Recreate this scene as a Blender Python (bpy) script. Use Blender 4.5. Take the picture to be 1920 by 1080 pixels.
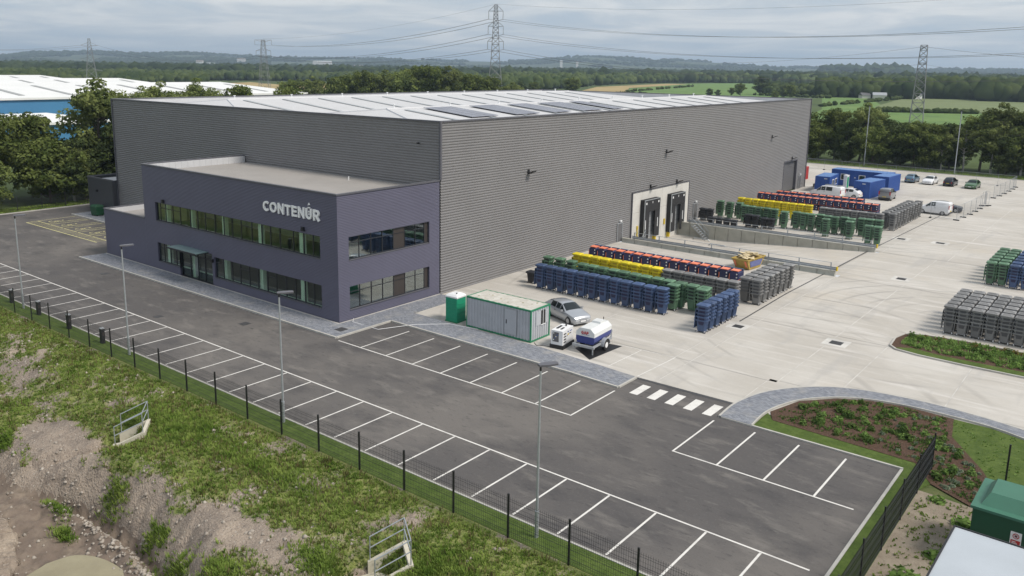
import bpy, math, random
import numpy as np
from mathutils import Vector, noise as mn
R = math.radians
rnd = random.Random(7)
for _o in list(bpy.data.objects):
    bpy.data.objects.remove(_o)
S = bpy.context.scene
COL = S.collection

# ------------------------------------------------------------------ camera
cam_d = bpy.data.cameras.new('camera'); cam = bpy.data.objects.new('camera', cam_d); COL.objects.link(cam)
S.camera = cam
_yaw, _pitch, _roll = 0.6782622682, 0.1938109783, 0.0134958555
_f = Vector((-math.sin(_yaw) * math.cos(_pitch), math.cos(_yaw) * math.cos(_pitch), -math.sin(_pitch)))
_r = Vector((math.cos(_yaw), math.sin(_yaw), 0)); _u = _r.cross(_f)
_r2 = _r * math.cos(_roll) + _u * math.sin(_roll); _u2 = _u * math.cos(_roll) - _r * math.sin(_roll)
from mathutils import Matrix
cam.matrix_world = Matrix(((_r2.x, _u2.x, -_f.x, 47.3012), (_r2.y, _u2.y, -_f.y, -40.0962), (_r2.z, _u2.z, -_f.z, 19.4564), (0, 0, 0, 1)))
cam_d.sensor_width = 36.0; cam_d.lens = 1558.918 / 1920 * 36
cam_d.shift_x = -(925.5204 - 960) / 1920; cam_d.shift_y = (430.9971 - 540) / 1920
cam_d.clip_start = 0.5; cam_d.clip_end = 40000

# ------------------------------------------------------------------ world, sun, exposure
SUN_AZ, SUN_EL = R(78), R(50)          # azimuth clockwise from +Y
W = bpy.data.worlds.new('World'); S.world = W; W.use_nodes = True
nt = W.node_tree; N = nt.nodes; L = nt.links; N.clear()
def nn(t, **k):
    n = N.new(t)
    for a, b in k.items(): setattr(n, a, b)
    return n
wo = nn('ShaderNodeOutputWorld'); bg = nn('ShaderNodeBackground'); bg.inputs[1].default_value = 0.091
sky = nn('ShaderNodeTexSky'); sky.sky_type = 'NISHITA'; sky.sun_disc = False
sky.sun_elevation = SUN_EL; sky.sun_rotation = SUN_AZ; sky.air_density = 1.4; sky.dust_density = 2.5; sky.ozone_density = 1.5
tc = nn('ShaderNodeTexCoord'); sep = nn('ShaderNodeSeparateXYZ'); L.new(tc.outputs['Generated'], sep.inputs[0])
zz = nn('ShaderNodeMath', operation='MAXIMUM'); L.new(sep.outputs[2], zz.inputs[0]); zz.inputs[1].default_value = 0.0
za = nn('ShaderNodeMath', operation='ADD'); L.new(zz.outputs[0], za.inputs[0]); za.inputs[1].default_value = 0.06
dx = nn('ShaderNodeMath', operation='DIVIDE'); L.new(sep.outputs[0], dx.inputs[0]); L.new(za.outputs[0], dx.inputs[1])
dy = nn('ShaderNodeMath', operation='DIVIDE'); L.new(sep.outputs[1], dy.inputs[0]); L.new(za.outputs[0], dy.inputs[1])
cb = nn('ShaderNodeCombineXYZ'); L.new(dx.outputs[0], cb.inputs[0]); L.new(dy.outputs[0], cb.inputs[1])
n1 = nn('ShaderNodeTexNoise'); n1.inputs['Scale'].default_value = 0.75; n1.inputs['Detail'].default_value = 9; n1.inputs['Roughness'].default_value = 0.58
n1.inputs['Distortion'].default_value = 0.5
L.new(cb.outputs[0], n1.inputs['Vector'])
cr = nn('ShaderNodeValToRGB'); L.new(n1.outputs['Fac'], cr.inputs[0])
cr.color_ramp.elements[0].position = 0.35; cr.color_ramp.elements[0].color = (3.95, 4.65, 5.45, 1)
cr.color_ramp.elements[1].position = 0.60; cr.color_ramp.elements[1].color = (6.5, 6.6, 6.7, 1)
_e = cr.color_ramp.elements.new(0.47); _e.color = (4.95, 5.35, 5.8, 1)
mx = nn('ShaderNodeMix', data_type='RGBA'); mx.inputs[0].default_value = 0.88
L.new(sky.outputs[0], mx.inputs[6]); L.new(cr.outputs[0], mx.inputs[7])
L.new(mx.outputs[2], bg.inputs[0]); L.new(bg.outputs[0], wo.inputs[0])
sun_d = bpy.data.lights.new('sun', 'SUN'); sun_d.energy = 2.4; sun_d.angle = R(16); sun_d.color = (1.0, 0.92, 0.82)
sun = bpy.data.objects.new('sun', sun_d); COL.objects.link(sun)
_sd = Vector((math.sin(SUN_AZ) * math.cos(SUN_EL), math.cos(SUN_AZ) * math.cos(SUN_EL), math.sin(SUN_EL)))
sun.rotation_euler = (-_sd).to_track_quat('-Z', 'Y').to_euler(); sun.location = (60, 0, 90)
S.view_settings.view_transform = 'Standard'; S.view_settings.look = 'None'; S.view_settings.gamma = 1
S.view_settings.use_curve_mapping = False; S.view_settings.exposure = 0.55
S.render.engine = 'CYCLES'
S.cycles.max_bounces = 6; S.cycles.diffuse_bounces = 3; S.cycles.glossy_bounces = 3; S.cycles.transmission_bounces = 4
S.cycles.transparent_max_bounces = 12; S.cycles.volume_bounces = 0; S.cycles.caustics_reflective = False; S.cycles.caustics_refractive = False

# ------------------------------------------------------------------ helpers
class MB:
    def __init__(s): s.v = []; s.f = []; s.m = []; s.mi = 0
    def add(s, vs, fs):
        o = len(s.v); s.v += [tuple(v) for v in vs]; s.f += [tuple(i + o for i in f) for f in fs]; s.m += [s.mi] * len(fs); return s
    def box(s, x0, y0, z0, x1, y1, z1):
        return s.add([(x0, y0, z0), (x1, y0, z0), (x1, y1, z0), (x0, y1, z0), (x0, y0, z1), (x1, y0, z1), (x1, y1, z1), (x0, y1, z1)],
                     [(0, 3, 2, 1), (4, 5, 6, 7), (0, 1, 5, 4), (1, 2, 6, 5), (2, 3, 7, 6), (3, 0, 4, 7)])
    def cyl(s, a, b, r0, r1=None, n=8, caps=True):
        a = Vector(a); b = Vector(b); r1 = r0 if r1 is None else r1
        d = (b - a).normalized(); t = Vector((0, 0, 1)) if abs(d.z) < .9 else Vector((1, 0, 0))
        u = d.cross(t).normalized(); w = d.cross(u)
        vs = []
        for c, r in ((a, r0), (b, r1)):
            for i in range(n):
                g = 2 * math.pi * i / n; vs.append(c + u * (r * math.cos(g)) + w * (r * math.sin(g)))
        fs = [(i, i + n, (i + 1) % n + n, (i + 1) % n) for i in range(n)]
        if caps: fs += [tuple(range(n)), tuple(range(2 * n - 1, n - 1, -1))]
        return s.add(vs, fs)
    def bar(s, a, b, w): return s.cyl(a, b, w * .7, n=4, caps=False)
    def poly(s, pts): return s.add(pts, [tuple(range(len(pts)))])
    def ext(s, pts, d):
        n = len(pts); d = Vector(d); q = [Vector(p) for p in pts]
        return s.add(q + [p + d for p in q], [tuple(range(n - 1, -1, -1)), tuple(range(n, 2 * n))] + [(i, (i + 1) % n, (i + 1) % n + n, i + n) for i in range(n)])
    def tube(s, pts, r, n=6):
        for a, b in zip(pts[:-1], pts[1:]): s.cyl(a, b, r, n=n)
        return s
    def loft(s, rings, cap=True):
        n = len(rings[0]); vs = [p for r in rings for p in r]; fs = []
        for k in range(len(rings) - 1):
            for i in range(n): j = (i + 1) % n; fs.append((k * n + i, k * n + j, (k + 1) * n + j, (k + 1) * n + i))
        if cap: fs += [tuple(range(n - 1, -1, -1)), tuple(range((len(rings) - 1) * n, len(rings) * n))]
        return s.add(vs, fs)
    def mesh(s, name, mats, smooth=False):
        me = bpy.data.meshes.new(name); me.from_pydata(s.v, [], s.f)
        for m in (mats if isinstance(mats, (list, tuple)) else [mats]): me.materials.append(m)
        if any(s.m): me.polygons.foreach_set('material_index', s.m)
        if smooth: me.polygons.foreach_set('use_smooth', [True] * len(s.f))
        me.update(); return me
    def build(s, name, mats, parent=None, loc=None, rz=0, smooth=False):
        return link(name, s.mesh(name, mats, smooth), parent, loc, rz)
def link(name, me, parent=None, loc=None, rz=0):
    o = bpy.data.objects.new(name, me); COL.objects.link(o); o.parent = parent
    if loc is not None: o.location = loc
    if rz: o.rotation_euler = (0, 0, rz)
    return o
def tag(o, label, cat, group=None):
    o['label'] = label; o['category'] = cat
    if group: o['group'] = group
    return o
def thing(name, label, cat, loc=(0, 0, 0), rz=0, group=None):
    return tag(link(name, None, None, loc, rz), label, cat, group)
def struct(o): o['kind'] = 'structure'; return o
def stuff(o): o['kind'] = 'stuff'; return o
def npmesh(name, V, F, mat, smooth=False, attr=None):
    me = bpy.data.meshes.new(name); V = np.asarray(V, np.float32); F = np.asarray(F, np.int32); k = F.shape[1]
    me.vertices.add(len(V)); me.vertices.foreach_set('co', V.ravel())
    me.loops.add(F.size); me.loops.foreach_set('vertex_index', F.ravel())
    me.polygons.add(len(F)); me.polygons.foreach_set('loop_start', np.arange(0, F.size, k, dtype=np.int32)); me.polygons.foreach_set('loop_total', np.full(len(F), k, np.int32))
    if smooth: me.polygons.foreach_set('use_smooth', np.ones(len(F), bool))
    me.materials.append(mat); me.update(calc_edges=True)
    if attr is not None:
        a = me.attributes.new('cover', 'FLOAT', 'POINT'); a.data.foreach_set('value', np.asarray(attr, np.float32))
    me.validate(); return me
def copy_tree(o, parent=None):
    c = o.copy(); COL.objects.link(c); c.parent = parent
    for ch in o.children: copy_tree(ch, c)
    return c
ORD = ['zeroth', 'first', 'second', 'third', 'fourth', 'fifth', 'sixth', 'seventh', 'eighth', 'ninth', 'tenth', 'eleventh', 'twelfth', 'thirteenth', 'fourteenth', 'fifteenth', 'sixteenth', 'seventeenth', 'eighteenth', 'nineteenth', 'twentieth', 'twenty-first', 'twenty-second', 'twenty-third', 'twenty-fourth', 'twenty-fifth', 'twenty-sixth', 'twenty-seventh', 'twenty-eighth', 'twenty-ninth', 'thirtieth', 'thirty-first', 'thirty-second', 'thirty-third', 'thirty-fourth']

# ------------------------------------------------------------------ materials
MT = {}
def M(name, c, rough=.6, metal=0., var=0., vs=4., c2=None, bump=0., bs=30., spec=None, coat=0., obj=True, stretch=None):
    m = bpy.data.materials.new(name); m.use_nodes = True; t = m.node_tree; b = t.nodes['Principled BSDF']
    b.inputs['Roughness'].default_value = rough; b.inputs['Metallic'].default_value = metal
    if spec is not None: b.inputs['Specular IOR Level'].default_value = spec
    if coat: b.inputs['Coat Weight'].default_value = coat; b.inputs['Coat Roughness'].default_value = .08
    col = (*c, 1)
    if var or c2 or bump:
        co = t.nodes.new('ShaderNodeTexCoord'); src = co.outputs['Object']
        if stretch:
            mp = t.nodes.new('ShaderNodeMapping'); t.links.new(src, mp.inputs[0]); mp.inputs['Scale'].default_value = stretch; src = mp.outputs[0]
    if var or c2:
        n = t.nodes.new('ShaderNodeTexNoise'); n.inputs['Scale'].default_value = vs; n.inputs['Detail'].default_value = 6; n.inputs['Roughness'].default_value = .62
        t.links.new(src, n.inputs['Vector']); r = t.nodes.new('ShaderNodeValToRGB'); t.links.new(n.outputs['Fac'], r.inputs[0])
        r.color_ramp.elements[0].position = .32; r.color_ramp.elements[1].position = .68
        a = c2 if c2 else tuple(x * (1 + var) for x in c); z = c if c2 else tuple(x * (1 - var) for x in c)
        r.color_ramp.elements[0].color = (*z, 1); r.color_ramp.elements[1].color = (*a, 1)
        t.links.new(r.outputs[0], b.inputs['Base Color'])
    else: b.inputs['Base Color'].default_value = col
    if bump:
        n = t.nodes.new('ShaderNodeTexNoise'); n.inputs['Scale'].default_value = bs; n.inputs['Detail'].default_value = 4; t.links.new(src, n.inputs['Vector'])
        p = t.nodes.new('ShaderNodeBump'); p.inputs['Strength'].default_value = bump; p.inputs['Distance'].default_value = .02
        t.links.new(n.outputs['Fac'], p.inputs['Height']); t.links.new(p.outputs[0], b.inputs['Normal'])
    MT[name] = m; return m
def nodes(m): return m.node_tree, m.node_tree.nodes['Principled BSDF']

M('clad', (.182, .179, .182), .45, .0, var=.05, vs=.25)
M('clad_dark', (.12, .12, .125), .5)
M('trim', (.10, .10, .115), .45)
M('roof_white', (.50, .505, .515), .55, var=.05, vs=.3)
M('roof_seam', (.52, .53, .55), .5)
M('rooflight', (.30, .32, .33), .35, var=.1, vs=1)
M('solar', (.22, .23, .27), .45, var=.15, vs=.6)  # base colour lightened to stand in for reflection off the panels
M('liner', (.50, .51, .53), .5, var=.06, vs=.6)
M('membrane', (.29, .275, .26), .8, var=.07, vs=.35)
M('navy_clad', (.097, .096, .142), .5, var=.05, vs=.3)
M('frame', (.022, .024, .03), .4)
M('white_paint', (.72, .72, .70), .6, var=.12, vs=1.3)
M('yellow_paint', (.62, .58, .27), .6, var=.1, vs=2)
M('letter', (.9, .9, .9), .4)
M('steel', (.42, .45, .48), .42, .55, var=.08, vs=3)
M('galv', (.36, .38, .40), .5, .3, var=.1, vs=5)
M('black', (.012, .012, .014), .5)
M('rubber', (.02, .02, .022), .75)
M('conc_panel', (.50, .49, .46), .85, c2=(.58, .57, .54), vs=.6, bump=.12)
M('conc_wall', (.33, .325, .28), .9, c2=(.43, .42, .37), vs=.9, bump=.25, bs=9)
M('yellow_steel', (.62, .45, .02), .5, var=.1)
M('red', (.42, .03, .03), .5)
M('kerb', (.42, .41, .38), .85, var=.12, vs=1.5, bump=.1)
M('white', (.75, .76, .77), .35)
M('interior', (.42, .42, .40), .8)
M('interior_col', (.85, .9, .82), .7)
M('plant_clad', (.055, .057, .066), .5, var=.05)
M('carpet', (.10, .11, .13), .95)
M('brown_panel', (.04, .033, .03), .5)
M('cast_iron', (.05, .05, .052), .6, var=.2, vs=8)
M('orange', (.78, .23, .13), .5, var=.06)
M('hub', (.70, .70, .70), .45)
# glass of the office: tinted, mirror-like at grazing angles
def glass(name, tint, refl, lo=.06):
    m = bpy.data.materials.new(name); m.use_nodes = True; t = m.node_tree; t.nodes.clear()
    o = t.nodes.new('ShaderNodeOutputMaterial'); mixs = t.nodes.new('ShaderNodeMixShader'); tr = t.nodes.new('ShaderNodeBsdfTransparent'); gl = t.nodes.new('ShaderNodeBsdfGlossy')
    tr.inputs[0].default_value = (*tint, 1); gl.inputs[0].default_value = (.9, .95, .96, 1); gl.inputs['Roughness'].default_value = .03
    lw = t.nodes.new('ShaderNodeLayerWeight'); lw.inputs[0].default_value = .5; pw_ = t.nodes.new('ShaderNodeMath'); pw_.operation = 'POWER'; pw_.inputs[1].default_value = refl; t.links.new(lw.outputs['Facing'], pw_.inputs[0])
    mr = t.nodes.new('ShaderNodeMapRange'); mr.inputs[3].default_value = lo; t.links.new(pw_.outputs[0], mr.inputs[0])
    t.links.new(mr.outputs[0], mixs.inputs[0]); t.links.new(tr.outputs[0], mixs.inputs[1]); t.links.new(gl.outputs[0], mixs.inputs[2]); t.links.new(mixs.outputs[0], o.inputs[0])
    MT[name] = m; return m
glass('glass', (.80, .88, .83), 4, .05)
glass('glass_side', (.8, .88, .88), 3, .22)  # same office glass as the front, reflection boosted to make side panes pale
glass('car_glass', (.2, .22, .22), 4, .05)
# ---- ground materials
def ground_mat(name, layers, rough=.92, bump=.3, bscale=40., bdist=.02, stretch=None):
    """layers: (colour, noise scale, lo, hi, strength, stretch) painted one over another"""
    m = bpy.data.materials.new(name); m.use_nodes = True; t, b = nodes(m); b.inputs['Roughness'].default_value = rough; b.inputs['Specular IOR Level'].default_value = .25
    co = t.nodes.new('ShaderNodeTexCoord'); last = None
    for i, (c, sc, lo, hi, st, sx) in enumerate(layers):
        if last is None:
            rgb = t.nodes.new('ShaderNodeRGB'); rgb.outputs[0].default_value = (*c, 1); last = rgb.outputs[0]; continue
        mp = t.nodes.new('ShaderNodeMapping'); t.links.new(co.outputs['Object'], mp.inputs[0]); mp.inputs['Scale'].default_value = sx or (1, 1, 1)
        mp.inputs['Location'].default_value = (3.7 * i, 1.9 * i, 0)
        n = t.nodes.new('ShaderNodeTexNoise'); n.inputs['Scale'].default_value = sc; n.inputs['Detail'].default_value = 8; n.inputs['Roughness'].default_value = .62
        t.links.new(mp.outputs[0], n.inputs['Vector'])
        r = t.nodes.new('ShaderNodeMapRange'); r.inputs[1].default_value = lo; r.inputs[2].default_value = hi; r.inputs[4].default_value = st; t.links.new(n.outputs['Fac'], r.inputs[0])
        x = t.nodes.new('ShaderNodeMix'); x.data_type = 'RGBA'; t.links.new(r.outputs[0], x.inputs[0]); t.links.new(last, x.inputs[6]); x.inputs[7].default_value = (*c, 1); last = x.outputs[2]
    t.links.new(last, b.inputs['Base Color'])
    if bump:
        n = t.nodes.new('ShaderNodeTexNoise'); n.inputs['Scale'].default_value = bscale; n.inputs['Detail'].default_value = 5; t.links.new(co.outputs['Object'], n.inputs['Vector'])
        p = t.nodes.new('ShaderNodeBump'); p.inputs['Strength'].default_value = bump; p.inputs['Distance'].default_value = bdist
        t.links.new(n.outputs['Fac'], p.inputs['Height']); t.links.new(p.outputs[0], b.inputs['Normal'])
    MT[name] = m; return m
ground_mat('asphalt', [((.094, .089, .088), 0, 0, 0, 0, None), ((.155, .144, .134), .065, .45, .64, .85, None), ((.056, .055, .058), .25, .52, .72, .7, (1, 1.8, 1)),
                       ((.20, .187, .172), .6, .54, .70, .6, (.6, 1.5, 1)), ((.045, .045, .047), 1.7, .57, .70, .6, (.8, 2.4, 1)), ((.15, .145, .14), 7, .56, .7, .45, None), ((.05, .05, .05), 11, .57, .7, .5, None), ((.03, .03, .031), .75, .685, .73, .75, None), ((.2, .19, .175), .33, .66, .71, .4, (1, 2.5, 1))], .9, .35, 90, .01)
ground_mat('concrete', [((.42, .397, .36), 0, 0, 0, 0, None), ((.52, .50, .465), .12, .42, .66, .8, None), ((.40, .385, .36), .35, .55, .75, .6, (.5, 1.8, 1)),
                        ((.56, .54, .51), .5, .53, .68, .8, (.2, 2.4, 1)), ((.34, .33, .31), 1.4, .58, .74, .6, (.3, 3.0, 1)), ((.36, .35, .335), .2, .56, .66, .5, (2.2, .4, 1)), ((.54, .53, .5), 4, .57, .7, .5, (.3, 3, 1)), ((.47, .42, .34), .07, .55, .7, .45, None)], .88, .15, 60, .008)
ground_mat('white_paint', [((.66, .65, .62), 0, 0, 0, 0, None), ((.50, .49, .47), .9, .5, .65, .8, None), ((.28, .27, .26), 2.6, .63, .72, .8, None), ((.45, .44, .42), 18, .56, .66, .8, None)], .7, .2, 60, .006)
def tyre_arcs(m, centres):
    t, b = nodes(m)
    for i, (cx_, cy_, sc, st) in enumerate(centres):
        old = b.inputs['Base Color'].links[0].from_socket; co = t.nodes.new('ShaderNodeTexCoord'); mp = t.nodes.new('ShaderNodeMapping'); t.links.new(co.outputs['Object'], mp.inputs[0]); mp.inputs['Location'].default_value = (-cx_, -cy_, 0)
        w = t.nodes.new('ShaderNodeTexWave'); w.wave_type = 'RINGS'; w.rings_direction = 'Z'; w.inputs['Scale'].default_value = sc; w.inputs['Distortion'].default_value = 2.2; w.inputs['Detail'].default_value = 1; w.inputs['Detail Scale'].default_value = .08; t.links.new(mp.outputs[0], w.inputs['Vector'])
        r = t.nodes.new('ShaderNodeMapRange'); r.inputs[1].default_value = .90; r.inputs[2].default_value = 1.0; t.links.new(w.outputs['Fac'], r.inputs[0])
        n = t.nodes.new('ShaderNodeTexNoise'); n.inputs['Scale'].default_value = .09; n.inputs['Detail'].default_value = 3; t.links.new(mp.outputs[0], n.inputs['Vector'])
        r2 = t.nodes.new('ShaderNodeMapRange'); r2.inputs[1].default_value = .5; r2.inputs[2].default_value = .64; r2.inputs[4].default_value = st; t.links.new(n.outputs['Fac'], r2.inputs[0])
        mu_ = t.nodes.new('ShaderNodeMath'); mu_.operation = 'MULTIPLY'; t.links.new(r.outputs[0], mu_.inputs[0]); t.links.new(r2.outputs[0], mu_.inputs[1])
        x = t.nodes.new('ShaderNodeMix'); x.data_type = 'RGBA'; t.links.new(mu_.outputs[0], x.inputs[0]); t.links.new(old, x.inputs[6]); x.inputs[7].default_value = (.25, .24, .225, 1) if i < 9 else (.03, .03, .03, 1); t.links.new(x.outputs[2], b.inputs['Base Color'])
tyre_arcs(MT['concrete'], ((38, 32, .16, .55), (22, 70, .13, .4), (14, -4, .10, .35)))
ground_mat('joint', [((.56, .55, .52), 0, 0, 0, 0, None), ((.42, .41, .39), .6, .45, .6, .8, None)], .9, 0)
ground_mat('lawn', [((.062, .10, .018), 0, 0, 0, 0, None), ((.10, .145, .032), 1.2, .42, .62, .8, None), ((.045, .075, .014), 5, .5, .65, .7, None), ((.15, .165, .06), 9, .58, .7, .5, None)], .95, .8, 60, .03)
ground_mat('rough_grass', [((.075, .105, .03), 0, 0, 0, 0, None), ((.13, .13, .06), .5, .45, .65, .7, None), ((.04, .065, .018), 3, .5, .7, .7, None)], .95, .8, 20, .05)
ground_mat('mulch', [((.085, .05, .034), 0, 0, 0, 0, None), ((.15, .095, .065), 14, .45, .6, .8, None), ((.035, .022, .016), 22, .52, .62, .9, None), ((.20, .14, .10), 40, .6, .7, .7, None)], .95, 1, 45, .05)
ground_mat('soil', [((.215, .18, .138), 0, 0, 0, 0, None), ((.30, .26, .205), .8, .45, .65, .7, None), ((.17, .135, .10), 2.5, .52, .7, .6, None), ((.07, .10, .03), 3.2, .60, .70, .6, None), ((.4, .37, .32), 16, .58, .7, .6, None)], .95, .8, 12, .05)
ground_mat('land', [((.055, .085, .025), 0, 0, 0, 0, None), ((.085, .115, .035), .006, .42, .6, .8, None), ((.035, .055, .02), .012, .5, .62, .8, None)], 1, 0)
ground_mat('hill', [((.045, .065, .03), 0, 0, 0, 0, None), ((.10, .125, .05), .0035, .52, .60, .9, (.6, 1.4, 1)), ((.24, .21, .12), .005, .62, .66, .8, (.6, 1.5, 1)), ((.03, .045, .025), .012, .5, .6, .9, None)], 1, 0)
ground_mat('field_green', [((.105, .185, .05), 0, 0, 0, 0, None), ((.14, .215, .062), .03, .4, .6, .8, (.3, 1, 1)), ((.07, .12, .035), .08, .52, .62, .6, None)], 1, 0)
ground_mat('field_pale', [((.135, .17, .075), 0, 0, 0, 0, None), ((.165, .195, .09), .05, .4, .6, .8, (.2, 1, 1))], 1, 0)
ground_mat('field_tan', [((.32, .24, .11), 0, 0, 0, 0, None), ((.38, .30, .15), .03, .4, .6, .8, (.3, 1, 1)), ((.17, .17, .07), .03, .56, .64, .6, None)], 1, 0)
ground_mat('mud', [((.16, .125, .10), 0, 0, 0, 0, None), ((.24, .195, .15), .9, .45, .65, .8, None), ((.10, .08, .062), 2, .5, .68, .7, None)], .8, .5, 8, .05)
M('pond', (.22, .19, .115), .10, c2=(.28, .25, .155), vs=.7)
# block paving (real 200 x 100 mm blocks, too small in the picture to pick apart)
def paving():
    m = bpy.data.materials.new('paving'); m.use_nodes = True; t, b = nodes(m); b.inputs['Roughness'].default_value = .85
    co = t.nodes.new('ShaderNodeTexCoord'); br = t.nodes.new('ShaderNodeTexBrick'); t.links.new(co.outputs['Object'], br.inputs['Vector'])
    br.inputs['Scale'].default_value = 1; br.inputs['Brick Width'].default_value = .2; br.inputs['Row Height'].default_value = .1; br.inputs['Mortar Size'].default_value = .006
    br.inputs['Color1'].default_value = (.14, .155, .185, 1); br.inputs['Color2'].default_value = (.26, .275, .305, 1); br.inputs['Mortar'].default_value = (.13, .13, .14, 1)
    n = t.nodes.new('ShaderNodeTexNoise'); n.inputs['Scale'].default_value = .9; n.inputs['Detail'].default_value = 8; t.links.new(co.outputs['Object'], n.inputs['Vector'])
    r = t.nodes.new('ShaderNodeMapRange'); r.inputs[1].default_value = .52; r.inputs[2].default_value = .72; r.inputs[4].default_value = .55; t.links.new(n.outputs['Fac'], r.inputs[0])
    x = t.nodes.new('ShaderNodeMix'); x.data_type = 'RGBA'; t.links.new(r.outputs[0], x.inputs[0]); t.links.new(br.outputs['Color'], x.inputs[6]); x.inputs[7].default_value = (.33, .32, .30, 1)
    t.links.new(x.outputs[2], b.inputs['Base Color'])
    p = t.nodes.new('ShaderNodeBump'); p.inputs['Strength'].default_value = .5; p.inputs['Distance'].default_value = .008; p.invert = True
    t.links.new(br.outputs['Fac'], p.inputs['Height']); t.links.new(p.outputs[0], b.inputs['Normal']); MT['paving'] = m
paving()
# bank: vegetation cover stored per vertex mixes bare clay, rubble and low weeds
def bank_mat():
    m = ground_mat('bank', [((.265, .22, .18), 0, 0, 0, 0, None), ((.40, .33, .262), .35, .48, .66, .8, None), ((.155, .13, .11), 1.1, .5, .68, .8, None), ((.42, .385, .34), 9, .57, .68, .8, None), ((.11, .09, .075), 14, .55, .66, .8, None)], .95, 1, 9, .12)
    t, b = nodes(m); old = b.inputs['Base Color'].links[0].from_socket
    at = t.nodes.new('ShaderNodeAttribute'); at.attribute_name = 'cover'
    co = t.nodes.new('ShaderNodeTexCoord'); n = t.nodes.new('ShaderNodeTexNoise'); n.inputs['Scale'].default_value = 3.0; n.inputs['Detail'].default_value = 8; n.inputs['Roughness'].default_value = .7; t.links.new(co.outputs['Object'], n.inputs['Vector'])
    a = t.nodes.new('ShaderNodeMath'); a.operation = 'ADD'; t.links.new(at.outputs['Fac'], a.inputs[0]); t.links.new(n.outputs['Fac'], a.inputs[1])
    r = t.nodes.new('ShaderNodeMapRange'); r.inputs[1].default_value = .93; r.inputs[2].default_value = 1.12; t.links.new(a.outputs[0], r.inputs[0])
    n2 = t.nodes.new('ShaderNodeTexNoise'); n2.inputs['Scale'].default_value = 1.7; n2.inputs['Detail'].default_value = 9; n2.inputs['Roughness'].default_value = .75; t.links.new(co.outputs['Object'], n2.inputs['Vector'])
    cr2 = t.nodes.new('ShaderNodeValToRGB'); t.links.new(n2.outputs['Fac'], cr2.inputs[0]); cr2.color_ramp.elements[0].position = .33; cr2.color_ramp.elements[0].color = (.115, .165, .036, 1); cr2.color_ramp.elements[1].position = .67; cr2.color_ramp.elements[1].color = (.27, .27, .105, 1)
    x = t.nodes.new('ShaderNodeMix'); x.data_type = 'RGBA'; t.links.new(r.outputs[0], x.inputs[0]); t.links.new(old, x.inputs[6]); t.links.new(cr2.outputs[0], x.inputs[7]); t.links.new(x.outputs[2], b.inputs['Base Color'])
bank_mat()
# leaves: two tones by noise, some light comes through
def leaf_mat(name, c1, c2, sc=.6, tl=.35):
    m = bpy.data.materials.new(name); m.use_nodes = True; t = m.node_tree; t.nodes.clear(); o = t.nodes.new('ShaderNodeOutputMaterial')
    co = t.nodes.new('ShaderNodeTexCoord'); n = t.nodes.new('ShaderNodeTexNoise'); n.inputs['Scale'].default_value = sc; n.inputs['Detail'].default_value = 5; t.links.new(co.outputs['Object'], n.inputs['Vector'])
    r = t.nodes.new('ShaderNodeValToRGB'); t.links.new(n.outputs['Fac'], r.inputs[0]); r.color_ramp.elements[0].position = .35; r.color_ramp.elements[1].position = .66
    r.color_ramp.elements[0].color = (*c1, 1); r.color_ramp.elements[1].color = (*c2, 1)
    oi = t.nodes.new('ShaderNodeObjectInfo'); hs = t.nodes.new('ShaderNodeHueSaturation'); mr = t.nodes.new('ShaderNodeMapRange'); mr.inputs[3].default_value = .8; mr.inputs[4].default_value = 1.2
    t.links.new(oi.outputs['Random'], mr.inputs[0]); t.links.new(mr.outputs[0], hs.inputs['Value']); t.links.new(r.outputs[0], hs.inputs['Color'])
    d = t.nodes.new('ShaderNodeBsdfDiffuse'); tr = t.nodes.new('ShaderNodeBsdfTranslucent'); ms = t.nodes.new('ShaderNodeMixShader'); ms.inputs[0].default_value = tl
    t.links.new(hs.outputs[0], d.inputs[0]); t.links.new(hs.outputs[0], tr.inputs[0]); t.links.new(d.outputs[0], ms.inputs[1]); t.links.new(tr.outputs[0], ms.inputs[2]); t.links.new(ms.outputs[0], o.inputs[0]); MT[name] = m
leaf_mat('leaf_a', (.066, .095, .027), (.20, .24, .076))
leaf_mat('leaf_b', (.085, .118, .04), (.24, .275, .10))
leaf_mat('leaf_c', (.050, .074, .030), (.14, .18, .068))
leaf_mat('weed', (.125, .205, .036), (.275, .355, .09), .8, .35)
leaf_mat('dry_weed', (.13, .12, .05), (.22, .19, .09), .8, .3)
leaf_mat('wood_far', (.018, .030, .016), (.050, .070, .028), .03, .1)
leaf_mat('wood_mid', (.034, .054, .02), (.092, .118, .042), .05, .1)
M('bark', (.12, .10, .08), .9, var=.25, vs=4)
M('birch', (.42, .40, .36), .85, var=.3, vs=5)

# ------------------------------------------------------------------ the ground
def sheet(name, pts, z, mat, parent=None):
    b = MB(); b.poly([(x, y, z) for x, y in pts]); o = b.build(name, MT[mat], parent)
    return o if parent else struct(o)
def rect(x0, y0, x1, y1): return [(x0, y0), (x1, y0), (x1, y1), (x0, y1)]
SX0, SX1, SY0, SY1 = -72., 75., -70., 146.
b = MB(); Z = -.06
B_ = 16000.
for q in (rect(-B_, -B_, B_, SY0), rect(-B_, SY1, B_, B_), rect(-B_, SY0, SX0, SY1), rect(SX1, SY0, B_, SY1)): b.poly([(x, y, Z) for x, y in q])
land = struct(b.build('land', MT['land']))
b = MB()
for q in (rect(SX0, -14.72, SX1, 41.4), rect(SX0, 41.4, 0, 56.2), rect(24.3, 41.4, SX1, 56.2), rect(SX0, 56.2, SX1, SY1)): b.poly([(x, y, -.03) for x, y in q])
verge = struct(b.build('grass_ground', MT['rough_grass']))
car_park = sheet('car_park', [(-67.4, -13.3), (39.1, -13.3), (39.1, 2.7), (29.45, 2.7), (29.45, 5.05), (-.05, 5.05), (-.05, .05), (-35, .05), (-35, 60), (-67.4, 60)], 0, 'asphalt')
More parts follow.
